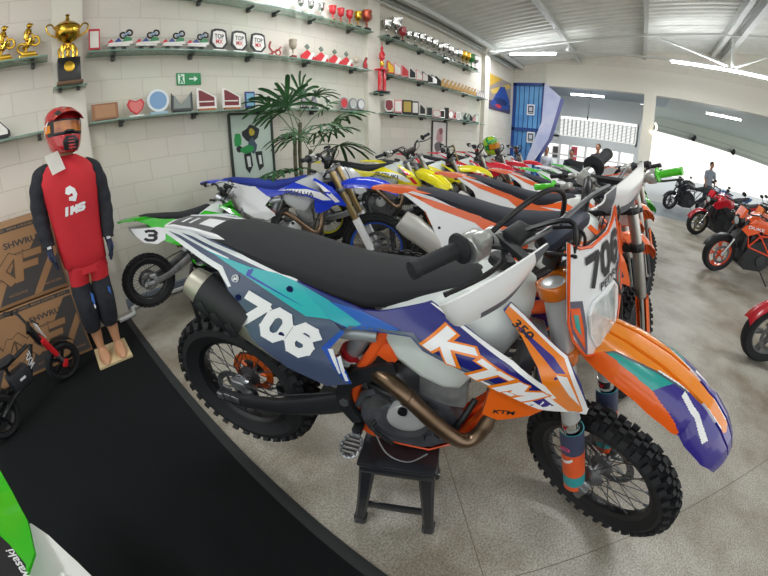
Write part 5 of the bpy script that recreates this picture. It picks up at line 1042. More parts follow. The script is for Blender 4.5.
# middle shelf, between the piers
plaque(.54, 2.43, .10, .22, RD, WT, 'red and white plaque on the middle shelf next to the gold cup pier')
for k, x in enumerate((.76, 1.02, 1.28, 1.535)):
    lab = ('beside the red and white plaque', 'second from the red and white plaque', 'third from the red and white plaque', 'beside the octagonal awards')[k]
    o = thing('motocross_trophy', 'jumping motocross trophy in red, blue and green '+lab, 'trophy', 'jumping motocross trophies', loc=(x, YS, 2.4306))
    mb = MB(); mb.lathe([(.022, -.02), (.022, .02)], o=(-.05, 0, .025), d=(0, 1, 0), n=12); mb.lathe([(.022, -.02), (.022, .02)], o=(.05, 0, .025), d=(0, 1, 0), n=12); mb.box((0, 0, .055), (.20, .06, .02), bev=.004, mi=1); mb.build('stand', [DK, WT], o)
    f = lambda u, v, w: (u, w, v); mb = MB(); mb.prism([(-.12, .07), (.13, .07), (.13, .10), (.05, .09), (-.06, .085)], f, -.02, .02, 0); mb.prism([(-.11, .075), (-.04, .075), (-.065, .12)], f, -.015, .015, 1); mb.prism([(-.05, .08), (.04, .08), (0, .13)], f, -.015, .015, 2); mb.prism([(.02, .08), (.13, .08), (.12, .13), (.07, .14)], f, -.015, .015, 3)
    for cx, cz in ((.045, .155), (.105, .18)): mb.tube([(cx+.027*cos(a*PI/6), 0, cz+.027*sin(a*PI/6)) for a in range(12)], .009, 6, mi=4, closed=True)
    mb.tube([(.045, 0, .155), (.105, 0, .18)], .013, 6, mi=5); mb.build('bike', [WT, RD, plast('#3a4a8c'), GR, DK, plast('#9fb4d0')], o)
for k, x in enumerate((1.79, 2.03, 2.27)): plaque(x, 2.43, .20, .26, DK, WT, 'white octagonal award with black rim, '+('closest to the motocross trophies', 'middle of the three alike', 'closest to the red figurine')[k], 'octagonal awards', 'shield', word='TOP', foot=WT)
o = thing('red_figurine', 'red twisted motorcycle figurine on the middle shelf', 'trophy', loc=(2.50, YS, 2.4306)); mb = MB(); mb.box((0, 0, .01), (.2, .06, .02), bev=.003); mb.tube(crv([(-.09, 0, .02), (-.03, 0, .05), (-.08, 0, .11), (-.06, 0, .18)], 4), .013, 6); mb.tube([(.04+.035*cos(a*PI/6), 0, .06+.035*sin(a*PI/6)) for a in range(12)], .009, 6, closed=True); mb.tube(crv([(-.05, 0, .05), (.03, 0, .08), (.08, 0, .13)], 4), .011, 6); mb.build('figure', plast('#a3403a'), o)
cup(2.76, 2.43, .25, mat('#b8ac9a', .4), 'small cream figure trophy with red base on the middle shelf', None, base=mat('#7a2f30', .5), w=.4, handles=False)
for k, x in enumerate((2.99, 3.22, 3.46, 3.68)):
    o = plaque(x, 2.43, .22, .16, RD, RD, 'red stepped trophy with white stripe, '+('next to the cream figure', 'second from the cream figure', 'third from the cream figure', 'by the small pale cup')[k], 'red stepped trophies', 'tri')
    mb = MB(); mb.prism([(-.02, .02), (.04, .02), (.10, .10), (.06, .12)], lambda u, v, w: (u, -w, v+.0), .011, .016, 0); mb.box((-.01, 0, .185), (.06, .015, .05), R=Matrix.Rotation(PI/4, 3, 'Y'), mi=1); mb.build('stripe', [WT, mat('#6b7a6e', .4)], o)
cup(3.87, 2.43, .17, mat('#c7b8a8', .35), 'small pale cup beside the last red stepped trophy', None, w=.45, handles=False); plaque(4.06, 2.43, .12, .20, plast('#7c2430'), RD, 'dark red heart shaped award at the end of the middle shelf by the pier', shape='wave')
# beyond the second pier, middle shelf
for k, (x, a, b) in enumerate(((4.66, RD, GOLD), (4.84, PK, WT), (5.05, PK, RD), (5.27, WT, DK), (5.48, PK, WT), (5.68, DK, WT), (5.85, WT, DK), (6.0, DK, SV), (6.14, DK, DK))):
    plaque(x, 2.43, .13, .24-.005*k, a, b, 'narrow %s award plate on the far middle shelf, %s' % (('red and gold', 'pink and white', 'pink and red', 'white and black', 'pale pink', 'black and white', 'white with dark centre', 'black and silver', 'all black')[k], ('beside the pier', 'second from the pier', 'third from the pier', 'fourth from the pier', 'fifth from the pier', 'sixth from the pier', 'seventh from the pier', 'eighth from the pier', 'next to the gold awards')[k]), 'award plates on the far middle shelf', 'slant', rot=-.5)
for k in range(10): plaque(6.33+k*.165, 2.43, .12, .19, mat('#b98a4a', .35, metal=.6), mat('#c9a873', .4, metal=.5), 'curved golden brown award in the dense row on the far middle shelf', 'golden brown awards in a row', 'wave', rot=-.6)
for k in range(4): plaque(7.98+k*.11, 2.43, .10, .18, mat('#8f8290', .4, metal=.4), WT, 'slim grey violet award at the far end of the middle shelf', 'grey violet awards', 'wave', rot=-.6)
# lower shelf
plaque(.60, 1.81, .24, .16, mat('#9a6b4a', .5), mat('#b48763', .5), 'brown wooden picture plaque at the near end of the lower shelf', foot=mat('#6b4a34', .6)); plaque(-.33, 1.81, .18, .20, DK, WT, 'black plaque with white centre on the shelf behind the boxes', shape='tri')
plaque(.89, 1.81, .17, .17, RD, mat('#e07a76', .5), 'red heart shaped award with white lettering on the lower shelf', shape='heart', foot=WT); plaque(1.11, 1.81, .22, .25, plast('#dfe6ea'), mat('#7fa6cf', .5), 'round white plate with a blue star pattern on the lower shelf', shape='round', foot=mat('#9db8cc', .5))
plaque(1.35, 1.81, .23, .21, mat('#43484a', .5), mat('#8a9290', .5), 'dark grey M shaped award on the lower shelf', shape='M', foot=DK)
for k, x in enumerate((1.62, 1.91)):
    o = plaque(x, 1.81, .22, .24, WT, mat('#7a2c34', .5), 'white slanted award with red pictures on a wooden foot, '+('nearer the M shaped award', 'nearer the palm')[k], 'slanted car awards', 'slant', foot=WD)
    mb = MB(); mb.box((-.01, -.0105, .10), (.17, .003, .012)); mb.build('stripe', WT, o)
plaque(2.14, 1.81, .12, .20, mat('#39408a', .4), mat('#7fb0c8', .4), 'small dark blue award with picture on the lower shelf, partly behind palm leaves')
for k, x in enumerate((2.62, 2.92, 3.08)): plaque(x, 1.81, .12, .26, mat('#7f7884', .4), mat('#94909c', .4), 'grey violet leaf shaped award behind the palm, '+('lowest in the leaves', 'middle of three', 'farthest along the shelf')[k], 'leaf shaped awards', 'wave')
cup(3.30, 1.81, .19, SV, 'small silver cup on the lower shelf beside the palm leaves', None, w=.4)
for k, x in enumerate((3.55, 3.73, 3.90)): plaque(x+.06, 1.81, .16, .19, mat('#8c9096', .35, metal=.5), (RD, SV, mat('#d8d8d8', .3))[k], ('round silver medal award with red centre by the pier', 'round silver medal award with bright centre, middle of three', 'round silver medal award with white centre nearest the pier')[k], 'round medal awards', 'round')
for k, (x, w, h, a, b, sh) in enumerate(((4.62, .17, .24, WT, plast('#8c2f3a'), 'shield'), (4.86, .14, .24, PK, WT, 'rect'), (5.12, .18, .26, DK, mat('#bba24a', .4), 'rect'), (5.36, .13, .26, DK, WT, 'rect'), (5.60, .13, .24, WT, DK, 'slant'), (5.84, .13, .2, plast('#a9b5ac'), DK, 'rect'), (6.1, .2, .16, PK, WT, 'shield'), (6.32, .12, .18, SV, DK, 'rect'), (6.5, .1, .24, DK, DK, 'rect'), (6.68, .13, .2, PK, SV, 'round'), (6.86, .1, .2, WT, RD, 'wave'), (7.02, .13, .2, SV, WT, 'shield'), (7.18, .1, .2, plast('#7fa59e'), WT, 'wave'), (7.34, .12, .21, plast('#6f9c90'), DK, 'wave'), (7.5, .1, .2, DK, plast('#93b5a8'), 'wave'), (7.66, .1, .2, plast('#a7b7b0'), DK, 'slant'), (7.82, .1, .2, DK, PK, 'wave'), (7.98, .1, .22, plast('#87b8aa'), WT, 'rect'))):
    nm = ('white shield with dark red star', 'tall pink plate', 'black frame with yellow picture', 'black block with white face', 'white slanted plate', 'small grey green plate', 'wide pink shield', 'silver block', 'plain black post', 'round pink disc', 'white and red wave', 'silver shield', 'pale teal wave', 'teal and black wave', 'black and mint wave', 'grey slanted plate', 'black and pink wave', 'mint plate')[k]
    plaque(x, 1.81, w, h, a, b, nm+' award on the lower shelf beyond the second pier', 'awards on the far lower shelf', sh, rot=-.5)
# top shelf
for k, (x, h, m, b) in enumerate(((2.88, .22, SV, SV), (3.04, .22, SV, SV), (3.21, .23, SV, SV), (3.42, .24, gloss('#b8262e'), GOLD), (3.57, .24, gloss('#b8262e'), GOLD), (3.74, .25, gloss('#b8262e'), GOLD), (3.91, .27, GOLD, DK), (4.10, .34, mat('#a8503c', .3, metal=.6), DK))):
    cup(x, 3.02, h, m, ('silver cup with silver base, first visible on the top shelf', 'silver cup on the top shelf, second visible', 'silver cup beside the first red cup', 'red cup on gold base beside the silver cups', 'red cup on gold base, middle of three', 'red cup on gold base beside the gold cup', 'gold cup on black base near the pier', 'tall copper red cup at the end of the top shelf')[k], 'cups on the near top shelf', base=b, w=.42, handles=k > 6)
for k, (x, h, m, b) in enumerate(((4.56, .30, SV, DK), (4.80, .40, SV, DK), (4.98, .28, gloss('#a83038'), DK), (5.14, .25, SV, WT), (5.34, .28, SV, DK), (5.54, .30, SV, WT), (5.76, .30, SV, WT), (5.98, .30, SV, DK), (6.18, .26, SV, DK), (6.36, .32, SV, DK), (6.58, .31, SV, DK), (6.78, .28, SV, DK), (6.98, .33, SV, DK), (7.18, .34, GOLD, DK), (7.38, .35, GOLD, DK), (7.60, .36, gloss('#2f8a3c'), gloss('#2f8a3c')), (7.80, .38, SV, DK))):
    cup(x, 3.02, h, m, '%s cup on the far top shelf, %s' % ({SV.name: 'silver', GOLD.name: 'gold'}.get(m.name, 'red' if k < 5 else 'green'), ('nearest the pier', 'tallest near the pier', 'between tall silver cups', 'small one on white base', 'fifth from the pier', 'sixth from the pier on white base', 'seventh from the pier on white base', 'eighth from the pier', 'ninth from the pier', 'tenth from the pier', 'eleventh from the pier', 'twelfth from the pier', 'beside the first gold one', 'beside the silver ones', 'beside the green one', 'between gold and silver', 'last on the shelf')[k]), 'cups on the far top shelf', base=b, w=.50)

# ------------------------------------------------------------------ signs and posters
mb = MB(); mb.box((0, 0, 0), (.265, .012, .125), bev=.002); f = lambda u, v, w=0: (u, -.007-w, v)
mb.prism([(-.12, -.05), (-.05, -.05), (-.05, .05), (-.12, .05)], f, 0, .001, 1); mb.prism([(-.11, -.045), (-.09, -.045), (-.085, -.01), (-.07, -.045), (-.058, -.045), (-.075, .01), (-.06, .02), (-.075, .03), (-.10, .015), (-.095, -.01)], f, .001, .002, 0); mb.prism([(-.095+.01*cos(k*PI/4), .038+.01*sin(k*PI/4)) for k in range(8)], f, .001, .002, 0)
mb.prism([(.0, -.008), (.055, -.008), (.055, -.03), (.095, 0), (.055, .03), (.055, .008), (0, .008)], f, 0, .001, 1)
tag(mb.build('exit_sign', [mat('#1f8f55', .45), plast('#dff3e6')], None, Matrix.Translation((1.485, 3.693, 2.17))), 'green emergency exit sign with a running figure and arrow on the block wall', 'sign')
def poster(x0, x1, z0, z1, label, fr, bg, shapes):
    o = thing('framed_picture', label, 'poster', loc=((x0+x1)/2, 3.69, (z0+z1)/2)); w, h = x1-x0, z1-z0
    mb = MB()
    if fr:
        for a, b in (((-w/2, -h/2), (w/2, -h/2)), ((w/2, -h/2), (w/2, h/2)), ((w/2, h/2), (-w/2, h/2)), ((-w/2, h/2), (-w/2, -h/2))): mb.bar((a[0], -.01, a[1]), (b[0], -.01, b[1]), .025, .022, up=(0, 1, 0))
        mb.build('frame', fr, o)
    mb = MB(); mb.box((0, 0, 0), (w-.01, .008, h-.01)); ms = [bg]
    for poly, m in shapes:
        if m not in ms: ms.append(m)
        mb.prism([((u-.5)*w, (v-.5)*h) for u, v in poly], lambda u, v, ww: (u, -.005-ww, v), 0, .0005+.0004*shapes.index((poly, m)), ms.index(m))
    mb.build('print', ms, o)
def blob(cx, cy, rx, ry, n=9, seed=0):
    R = random.Random(seed); return [(cx+rx*cos(2*PI*k/n)*(.75+.4*R.random()), cy+ry*sin(2*PI*k/n)*(.75+.4*R.random())) for k in range(n)]
K1, K2, K3, K4 = mat('#2a2f33', .6), mat('#2f9a52', .6), mat('#4b5a6e', .6), mat('#c6b23c', .6)
poster(1.915, 2.475, 1.01, 1.775, 'framed poster of a rider in green and black gear beside the palm', mat('#27342e', .4), mat('#c5d5cb', .5), [(blob(.5, .70, .22, .13, 11, 1), K1), (blob(.50, .52, .10, .12, 9, 2), K3), (blob(.17, .62, .10, .12, 8, 3), K2), (blob(.2, .48, .08, .06, 7, 4), K1), (blob(.38, .46, .16, .07, 9, 5), K2), ([(.28, .40), (.45, .42), (.48, .22), (.38, .10), (.30, .18)], K1), ([(.55, .42), (.72, .42), (.74, .18), (.62, .12), (.58, .25)], K1), ([(.34, .36), (.42, .36), (.43, .2), (.36, .2)], mat('#dfe6e2', .6)), ([(.62, .36), (.69, .36), (.70, .22), (.64, .22)], mat('#dfe6e1', .6)), (blob(.5, .72, .07, .06, 8, 6), K4)])
poster(6.12, 6.70, .98, 1.76, 'narrow framed poster with a pale pink racing print on the far wall', mat('#3a3638', .4), mat('#d9d2d0', .5), [(blob(.5, .62, .25, .22, 11, 7), mat('#b98d92', .6)), (blob(.45, .35, .3, .15, 9, 8), mat('#6a5f66', .6)), (blob(.6, .75, .15, .1, 9, 9), mat('#8a5058', .6))])
poster(8.82, 10.62, 2.26, 3.19, 'large colourful poster with a blue motorcycle and yellow stripes near the gate', None, mat('#9a8f86', .5), [([(0, .6), (.6, 1), (0, 1)], mat('#c9a440', .5)), ([(.1, .55), (.9, .95), (1, .85), (.2, .45)], mat('#d8b85a', .5)), ([(0, 0), (1, 0), (1, .3), (0, .25)], mat('#4a3f60', .5)), ([(.12, .15), (.5, .75), (.7, .8), (.95, .4), (.9, .12), (.4, .05)], mat('#26489c', .5)), (blob(.55, .3, .3, .12, 9, 11), mat('#1d2f66', .5)), (blob(.45, .15, .15, .06, 9, 12), RD)])

# ------------------------------------------------------------------ potted palm
def palm(x, y):
    r = thing('potted_palm', 'tall fan palm with dark green finger leaves in front of the trophy shelves', 'plant', loc=(x, y, 0)); R = random.Random(5)
    mb = MB(); mb.lathe([(.15, 0), (.16, .02), (.20, .34), (.215, .35), (.215, .38), (.195, .38), (.19, .33), (0, .33)], n=28); mb.build('pot', mat('#4a3a30', .6), r)
    mb = MB(); mb.lathe([(.19, .335), (0, .345)], n=20); mb.build('soil', mat('#2a211a', .9), r)
    LF = mat('#23502c', .42, noise=(6, '#3b6b3a')); ST_ = mat('#6e6a52', .8, noise=(30, '#4f4d3c'))
    heads = [((-.06, 0, .33), (-.08, -.02, 1.45), .0), ((.07, .02, .33), (.14, .0, 1.32), 1.0), ((.0, .03, .33), (.03, .02, 1.62), 2.0)]
    for a, b, ph in heads:
        a = Vector(a); b = Vector(b); mb = MB(); C_ = crv([a, lerp(a, b, .35)+Vector((.02, 0, 0)), lerp(a, b, .7)-Vector((.015, 0, 0)), b], 6); mb.tube(C_, [.022-.004*(k/len(C_))+.002*(k % 2) for k in range(len(C_))], 8); mb.build('stem', ST_, r, ang=60)
    def fan(c, d, ln, n=9, spread=1.5):
        c = Vector(c); d = Vector(d).normalized(); u = d.cross(Vector((0, .25, 1))).normalized(); nrm = u.cross(d).normalized(); mb = MB()
        for k in range(n):
            a = lerp(-spread, spread, k/(n-1))+R.uniform(-.08, .08); e = d*cos(a)+u*sin(a); l = ln*(.72+.28*cos(a*.7))*R.uniform(.85, 1.1); w = l*.044; s_ = e.cross(nrm).normalized()
            rows = []
            for t in (0, .15, .4, .7, .92, 1):
                p = c+e*l*t+nrm*.02*sin(t*3)-Vector((0, 0, l*.32*t*t)); ww = w*(.35+1.1*t*(1.25-t)*1.9 if t < 1 else .02); rows.append([p-s_*ww, p+nrm*ww*.35, p+s_*ww])
            mb.shell(rows, .0012)
        return mb
    F = []
    for (hx, hy, hz, n0) in ((-.08, -.02, 1.45, 4), (.14, 0, 1.32, 5), (.03, .02, 1.62, 4)):
        for k in range(n0):
            a = 2*PI*k/n0+hz*2+R.uniform(-.3, .3); el = R.uniform(.15, .9); d = Vector((cos(a)*cos(el), sin(a)*cos(el)*.45-.12, sin(el))); F.append(((hx, hy, hz+R.uniform(-.12, .1)), d, R.uniform(.24, .42), R.uniform(.24, .36)))
    F += [((-.08, -.02, 1.5), Vector((-.35, -.1, .9)), .30, .46), ((.14, 0, 1.4), Vector((.9, -.1, .5)), .55, .42), ((.14, 0, 1.35), Vector((.8, -.1, .0)), .4, .42), ((-.08, 0, 1.1), Vector((-.9, -.1, .1)), .25, .40), ((.03, 0, 1.0), Vector((-.6, -.3, .3)), .28, .36), ((.03, .02, 1.7), Vector((.1, -.1, 1)), .2, .4)]
    for h_, d, pl, ln in F:
        h_ = Vector(h_); d = d.normalized(); tip = h_+d*pl; tip.y = max(min(tip.y, .22), -.5); mb = fan(tip, (d+Vector((0, 0, -.15))), ln); 
        mb.tube([h_, lerp(h_, tip, .5)+Vector((0, 0, .02)), tip], .005, 6, mi=1); mb.v = [(a, b if b < .36 else .36+.08*(1-math.exp(-(b-.36)*8)), c) for a, b, c in mb.v]; mb.build('leaf', [LF, mat('#55703f', .6)], r, smooth=False)
palm(2.40, 3.05)
# ------------------------------------------------------------------ people far behind
def person(label, x, y, face, shirt, trousers, pose='sit', z=0, hair='#1c1713', group=None):
    r = thing('person', label, 'person', group, M=Matrix.Translation((x, y, z)) @ Matrix.Rotation(face, 4, 'Z'))
    SK = mat('#a9765a', .5); sit = pose == 'sit'; hip = .50 if sit else .92
    mb = MB()   # facing +x
    def ell(cx, z_, w, d, n=14): return [(cx+d*cos(2*PI*j/n), w*sin(2*PI*j/n), z_) for j in range(n)]
    lean = .06 if sit else 0
    mb.loft([ell(0, hip-.06, .15, .11), ell(0, hip+.06, .155, .115), ell(.01, hip+.22, .13, .10), ell(.02+lean*.5, hip+.40, .165, .115), ell(.02+lean, hip+.50, .17, .10), ell(.02+lean, hip+.55, .09, .07), ell(.03+lean, hip+.60, .052, .052), ell(.035+lean, hip+.66, .05, .05)], closed=True, cap=True)
    for s in (-1, 1):
        sh = Vector((.02+lean, s*.18, hip+.48)); el = sh+Vector((.05, s*.05, -.27)); wr = el+(Vector((.22, -s*.06, .0)) if sit else Vector((.10, -s*.02, -.22))); mb.tube([sh+Vector((0, -s*.05, .01)), sh, lerp(sh, el, .5), el, lerp(el, wr, .5), wr], [.05, .052, .045, .038, .034, .026], 10)
        hd_ = (wr-el).normalized(); mb.tube([wr-hd_*.01, wr+hd_*.05, wr+hd_*.09], [.026, .034, .03], 8)
        for k in range(4): a = wr+hd_*.085+Vector((0, (k-1.5)*.017, 0)); mb.tube([a, a+hd_*(.05+.01*(k in (1, 2)))+Vector((0, 0, -.012))], [.009, .007], 6)
        a = wr+hd_*.03+Vector((0, -s*.03, 0)); mb.tube([a, a+hd_*.03+Vector((0, -s*.022, 0))], [.010, .008], 6)
        h0 = Vector((0, s*.085, hip)); kn = h0+(Vector((.42, s*.03, .0)) if sit else Vector((.03, s*.01, -.44))); an = kn+(Vector((.03, 0, -.42)) if sit else Vector((-.03, 0, -.40))); mb.tube([h0, lerp(h0, kn, .5), kn, lerp(kn, an, .35), an], [.09, .08, .06, .058, .042], 10)
        mb.loft([[an+Vector((cx+a_*l, b_*.042, zz)) for a_, b_ in [(cos(2*PI*j/10), sin(2*PI*j/10)) for j in range(10)]] for cx, l, zz in ((0, .045, .0), (.03, .09, -.035), (.05, .12, -.075))], closed=True, cap=True)
    hc = Vector((.05+lean, 0, hip+.76)); mb.ball(hc, (.093, .075, .115), 18); mb.tube([hc+Vector((.085, 0, .01)), hc+Vector((.108, 0, -.02))], [.008, .014], 8); mb.ball(hc+Vector((.06, 0, -.075)), (.035, .035, .03), 10)
    for s in (-1, 1): mb.ball(hc+Vector((-.0, s*.077, -.005)), (.02, .01, .03), 8)
    b = mb.build('body', SK, r, ang=80); md = b.modifiers.new('one_surface', 'REMESH'); md.mode = 'VOXEL'; md.voxel_size = .011; md.use_smooth_shade = True
    for s in (-1, 1): mb = MB(); mb.ball(hc+Vector((.082, s*.03, .012)), (.012, .014, .008), 8); mb.build('eye', mat('#2c1a16', .5), b)
    mb = MB(); mb.ball(hc+Vector((.087, 0, -.052)), (.010, .022, .006), 8); mb.build('mouth', mat('#7c3c34', .5), b)
    mb = MB(); mb.ball(hc+Vector((-.018, 0, .028)), (.096, .084, .105), 18); mb.build('hair', mat(hair, .8), r, ang=80)
    mb = MB(); mb.loft([ell(0, hip-.02, .165, .125), ell(0, hip+.08, .168, .128), ell(.01, hip+.22, .148, .115), ell(.02+lean*.5, hip+.40, .182, .13), ell(.02+lean, hip+.505, .182, .112), ell(.02+lean, hip+.555, .10, .08), ell(.03+lean, hip+.575, .066, .062)], closed=True)
    for s in (-1, 1):
        sh = Vector((.02+lean, s*.18, hip+.48)); el = sh+Vector((.05, s*.05, -.27)); mb.tube([sh+Vector((0, -s*.06, .01)), sh, lerp(sh, el, .55), lerp(sh, el, .85)], [.06, .066, .06, .056], 12, cap=False)
    mb.build('shirt', shirt, r, ang=80)
    mb = MB(); mb.loft([ell(0, hip-.09, .155, .12), ell(0, hip+.05, .162, .124)], closed=True)
    for s in (-1, 1):
        h0 = Vector((0, s*.085, hip)); kn = h0+(Vector((.42, s*.03, .0)) if sit else Vector((.03, s*.01, -.44))); an = kn+(Vector((.03, 0, -.42)) if sit else Vector((-.03, 0, -.40))); mb.tube([h0+Vector((-.05, 0, 0)) if sit else h0, h0, lerp(h0, kn, .5), kn, lerp(kn, an, .5), lerp(kn, an, .95)], [.10, .10, .092, .075, .068, .062], 12)
    mb.build('trousers', trousers, r, ang=80); return r
def chair(x, y, face, label):
    r = thing('office_chair', label, 'chair', None, M=Matrix.Translation((x, y, 0)) @ Matrix.Rotation(face, 4, 'Z'))
    mb = MB(); mb.box((0, 0, .43), (.46, .46, .06), bev=.02); mb.build('seat', BLACKP, r); mb = MB(); mb.box((-.23, 0, .72), (.05, .42, .42), bev=.02); mb.build('backrest', BLACKP, r)
    for sx in (-1, 1):
        for sy in (-1, 1): mb = MB(); mb.tube([(sx*.18, sy*.18, .40), (sx*.21, sy*.21, 0)], .014, 8); mb.build('leg', STEEL, r)
NAVY = mat('#262b38', .8); GREY_T = mat('#8f96a2', .8)
person('person in a pale shirt with dark hair sitting by the blue stair wall', 12.5, 2.92, PI+.2, mat('#dfe3ea', .8), NAVY); chair(12.5, 2.92, PI+.4, 'black chair under the person in the pale shirt')
person('person in dark clothes sitting behind the desk with the banner', 12.6, 2.05, PI, mat('#2c2f3a', .8), NAVY); chair(12.6, 2.05, PI, 'black chair behind the annex desk')
person('person in dark clothes with brown hair standing near the white window frames', 12.4, 1.17, PI-.3, mat('#34343c', .8), NAVY, pose='stand', z=-.12, hair='#5a3b28')
person('person in a grey shirt standing outside beyond the red motorcycle', 15.6, -3.05, PI+.4, GREY_T, NAVY, pose='stand', z=.03)
# desk in the annex
o = thing('desk', 'white desk with papers in front of the low annex window', 'desk', loc=(11.62, 2.2, 0))
mb = MB(); mb.box((0, 0, .74), (.5, 1.7, .03), bev=.004); mb.build('desk_top', WHITE, o); mb = MB(); mb.box((-.2, 0, .37), (.02, 1.6, .70)); mb.build('front_panel', mat('#c7ccd2', .5), o)
for s in (-1, 1): mb = MB(); mb.box((0, s*.82, .362), (.46, .03, .724)); mb.build('side_panel', WHITE, o)
mb = MB(); mb.box((0, 0, .17), (.02, .42, .26), bev=.004); mb.box((.02, 0, .03), (.02, .05, .06)); mb.box((.02, 0, .006), (.14, .2, .012)); tag(mb.build('computer_monitor', BLACKP, None, Matrix.Translation((11.6, 1.72, .756))), 'black computer monitor on the white annex desk', 'monitor')

# ------------------------------------------------------------------ the motocross bikes
H = 1.44
OR, GRN, YEL, RDG, BLU_ = gloss('#f0641c'), gloss('#35c21f'), gloss('#e9dc1e'), gloss('#d81f35'), gloss('#1f3fd0')
SILF = mat('#bdbcb8', .28, metal=.9); BRONZE = mat('#b79f72', .3, metal=.85)
TEALG = [mat('#3b4368', .4), mat('#e8591f', .4), mat('#1c9c9c', .4)]
main = dict(frame=plast('#ea5c22'), tailmark=mat('#f0f1f3', .3, coat=.4), rfender=mat('#54545a', .45, coat=.2), plastic=OR, shroud=gloss('#23287a'), fdecal=True, hguard=gloss('#f0f2f3'), plate=gloss('#eef1f4'), headlight=True, guard_m=[mat('#1b9aa0', .4), mat('#ea5a20', .4), mat('#3a4260', .4)], clamp=gloss('#d8721c'), padm=mat('#333a4c', .5), seat=mat('#2a2c2f', .85, bump=(300, .4, .001)))
dirt_bike('blue, white and orange motocross bike numbered 706 resting on a black stool', (.4979, 1.1556, H-.9414, -1.1516, .0997, .0765, .7705, 1), main, full=True)
PLB = dict(padm=BLACKP)
ktm = dict(frame=plast('#ea5c22'), plastic=OR, panel=WHITE, panel2=WHITE, shroud=OR, shdecal=[WHITE, mat('#2d3350', .4), BLACKP], rfender=OR, stripe=OR, tailmark=None, seat=mat('#2b2f38', .8), clamp=BLACKM, fork=SILF, hguard=None, cap=mat('#c9c7c2', .4, metal=.3), sil=mat('#c9c7c2', .4, metal=.3), lower=OR, lever=BLACKM)
dirt_bike('orange and white motocross bike with green grips, right behind the 706 bike', (1.511, 1.075, H-1.10+.139, -1.13, .088, .0, -.85, 1), dict(ktm, grip=gloss('#4fd02a'), guard_m=[OR, OR, OR]))
dirt_bike('orange motocross bike with a long dark seat, second behind the 706 bike', (2.36, 1.20, H-1.10+.14, -1.18, .09, 0, -.8, 1), dict(ktm, guard_m=[BLACKP]*3))
dirt_bike('orange motocross bike third behind the 706 bike, next to the green ones', (3.10, 1.08, H-1.10+.14, -1.18, .09, 0, -.8, 1), dict(ktm, guard_m=[BLACKP]*3))
kx = dict(frame=GRN, plastic=GRN, panel=WHITE, panel2=GRN, shroud=GRN, shdecal=[BLACKP, WHITE, WHITE], rfender=GRN, ffender=GRN, plate=WHITE, plate_edge=GRN, seat=mat('#24262a', .8), fork=SILF, clamp=ALUD, lower=GRN, skid=BLACKP, sprocket=ALUD, swing=ALUD, brand='Kawasaki', cap=ALU, sil=ALU)
dirt_bike('green motocross bike with a black seat, beyond the three orange ones', (3.86, 1.02, H-1.10+.13, -1.18, .09, 0, -.8, 1), dict(kx, brand=None))
dirt_bike('green and white motocross bike farther back, before the last green one', (4.75, 1.08, H-1.10+.12, -1.18, .08, 0, -.8, 1), dict(kx, brand=None, rfender=WHITE))
dirt_bike('green motocross bike farthest back near the annex', (5.7, 1.08, H-1.10+.12, -1.18, .08, 0, -.8, 1), dict(kx, brand=None))
dirt_bike('small green youth motocross bike numbered 3 against the block wall', (.610, 3.02, H-1.44+.27+.165, -.02, .055, .0, .0, .78), dict(kx, panel=GRN, nosil=1, noplate=1, ws=.88, sp=[(-.11, .60), (.16, .575), (.24, .55), (.22, .44), (.12, .41), (-.01, .45), (-.08, .53)], tailmark=None, numq=[(.0, .465), (.12, .44), (.15, .545), (.03, .57)], num='3', plate=mat('#eceeef', .4), brand=None))
dirt_bike('blue motocross bike with blue seat and blue front rim in front of the palm', (1.52, 3.20, H-1.10+.085, -.80, .03, 0, .25, 1), dict(frame=ALUD, plastic=BLU_, panel=gloss('#eceef0'), panel2=WHITE, shroud=BLU_, shdecal=[WHITE, WHITE, mat('#10245e', .4)], rfender=BLU_, ffender=BLU_, plate_edge=BLU_, seat=mat('#1f3594', .7), fork=BRONZE, clamp=ALUD, rim=mat('#1c56c8', .35, metal=.3), lower=BLU_, noplate=1, brand='YAMAHA', skid=BLACKP, sprocket=ALUD, swing=ALU, case=mat('#7c7e80', .4, metal=.6), num=None, cap=ALU, sil=ALU, guard_m=[WHITE]*3, tank=mat('#c9cdd0', .4)))
dirt_bike('yellow motocross bike with red letter badge and yellow rear rim by the second pier', (2.95, 3.30, H-1.10+.12, -.975, .038, 0, 1.0, 1), dict(noplate=1, frame=ALUD, plastic=YEL, panel=WHITE, panel2=RDG, shroud=YEL, shdecal=[WHITE, RDG, BLACKP], rfender=YEL, ffender=YEL, plate_edge=YEL, plate=mat('#3c4450', .4), seat=mat('#25282c', .7), fork=SILF, clamp=ALUD, rim=gloss('#d8d020'), lower=YEL, brand='SUZUKI', skid=BLACKP, sprocket=ALUD, swing=ALU, case=mat('#6c6e72', .4, metal=.6), cap=ALU, sil=ALU, padm=mat('#3a3230', .6)))
dirt_bike('yellow motocross bike with gold front plate, beside the red ones', (3.74, 3.15, H-1.10+.10, -.85, .03, 0, .2, .98), dict(frame=BLACKM, plastic=YEL, panel=YEL, panel2=WHITE, shroud=YEL, shdecal=[mat('#d8b020', .4), BLACKP, BLACKP], rfender=YEL, ffender=YEL, plate=gloss('#d3a41c'), plate_edge=gloss('#d3a41c'), seat=mat('#26292d', .7), fork=SILF, clamp=ALUD, rim=BLACKM, lower=YEL, skid=BLACKP, sprocket=ALUD, guard_m=[DARKG]*3))
hon = dict(noplate=1, frame=ALUD, plastic=RDG, panel=WHITE, panel2=RDG, shroud=RDG, shdecal=[WHITE, WHITE, WHITE], rfender=RDG, ffender=RDG, plate_edge=RDG, seat=mat('#25272b', .7), fork=SILF, clamp=ALUD, lower=RDG, brand='HONDA', skid=BLACKP, sprocket=ALUD, swing=ALU, cap=ALU, sil=ALU, padm=gloss('#c21e30'))
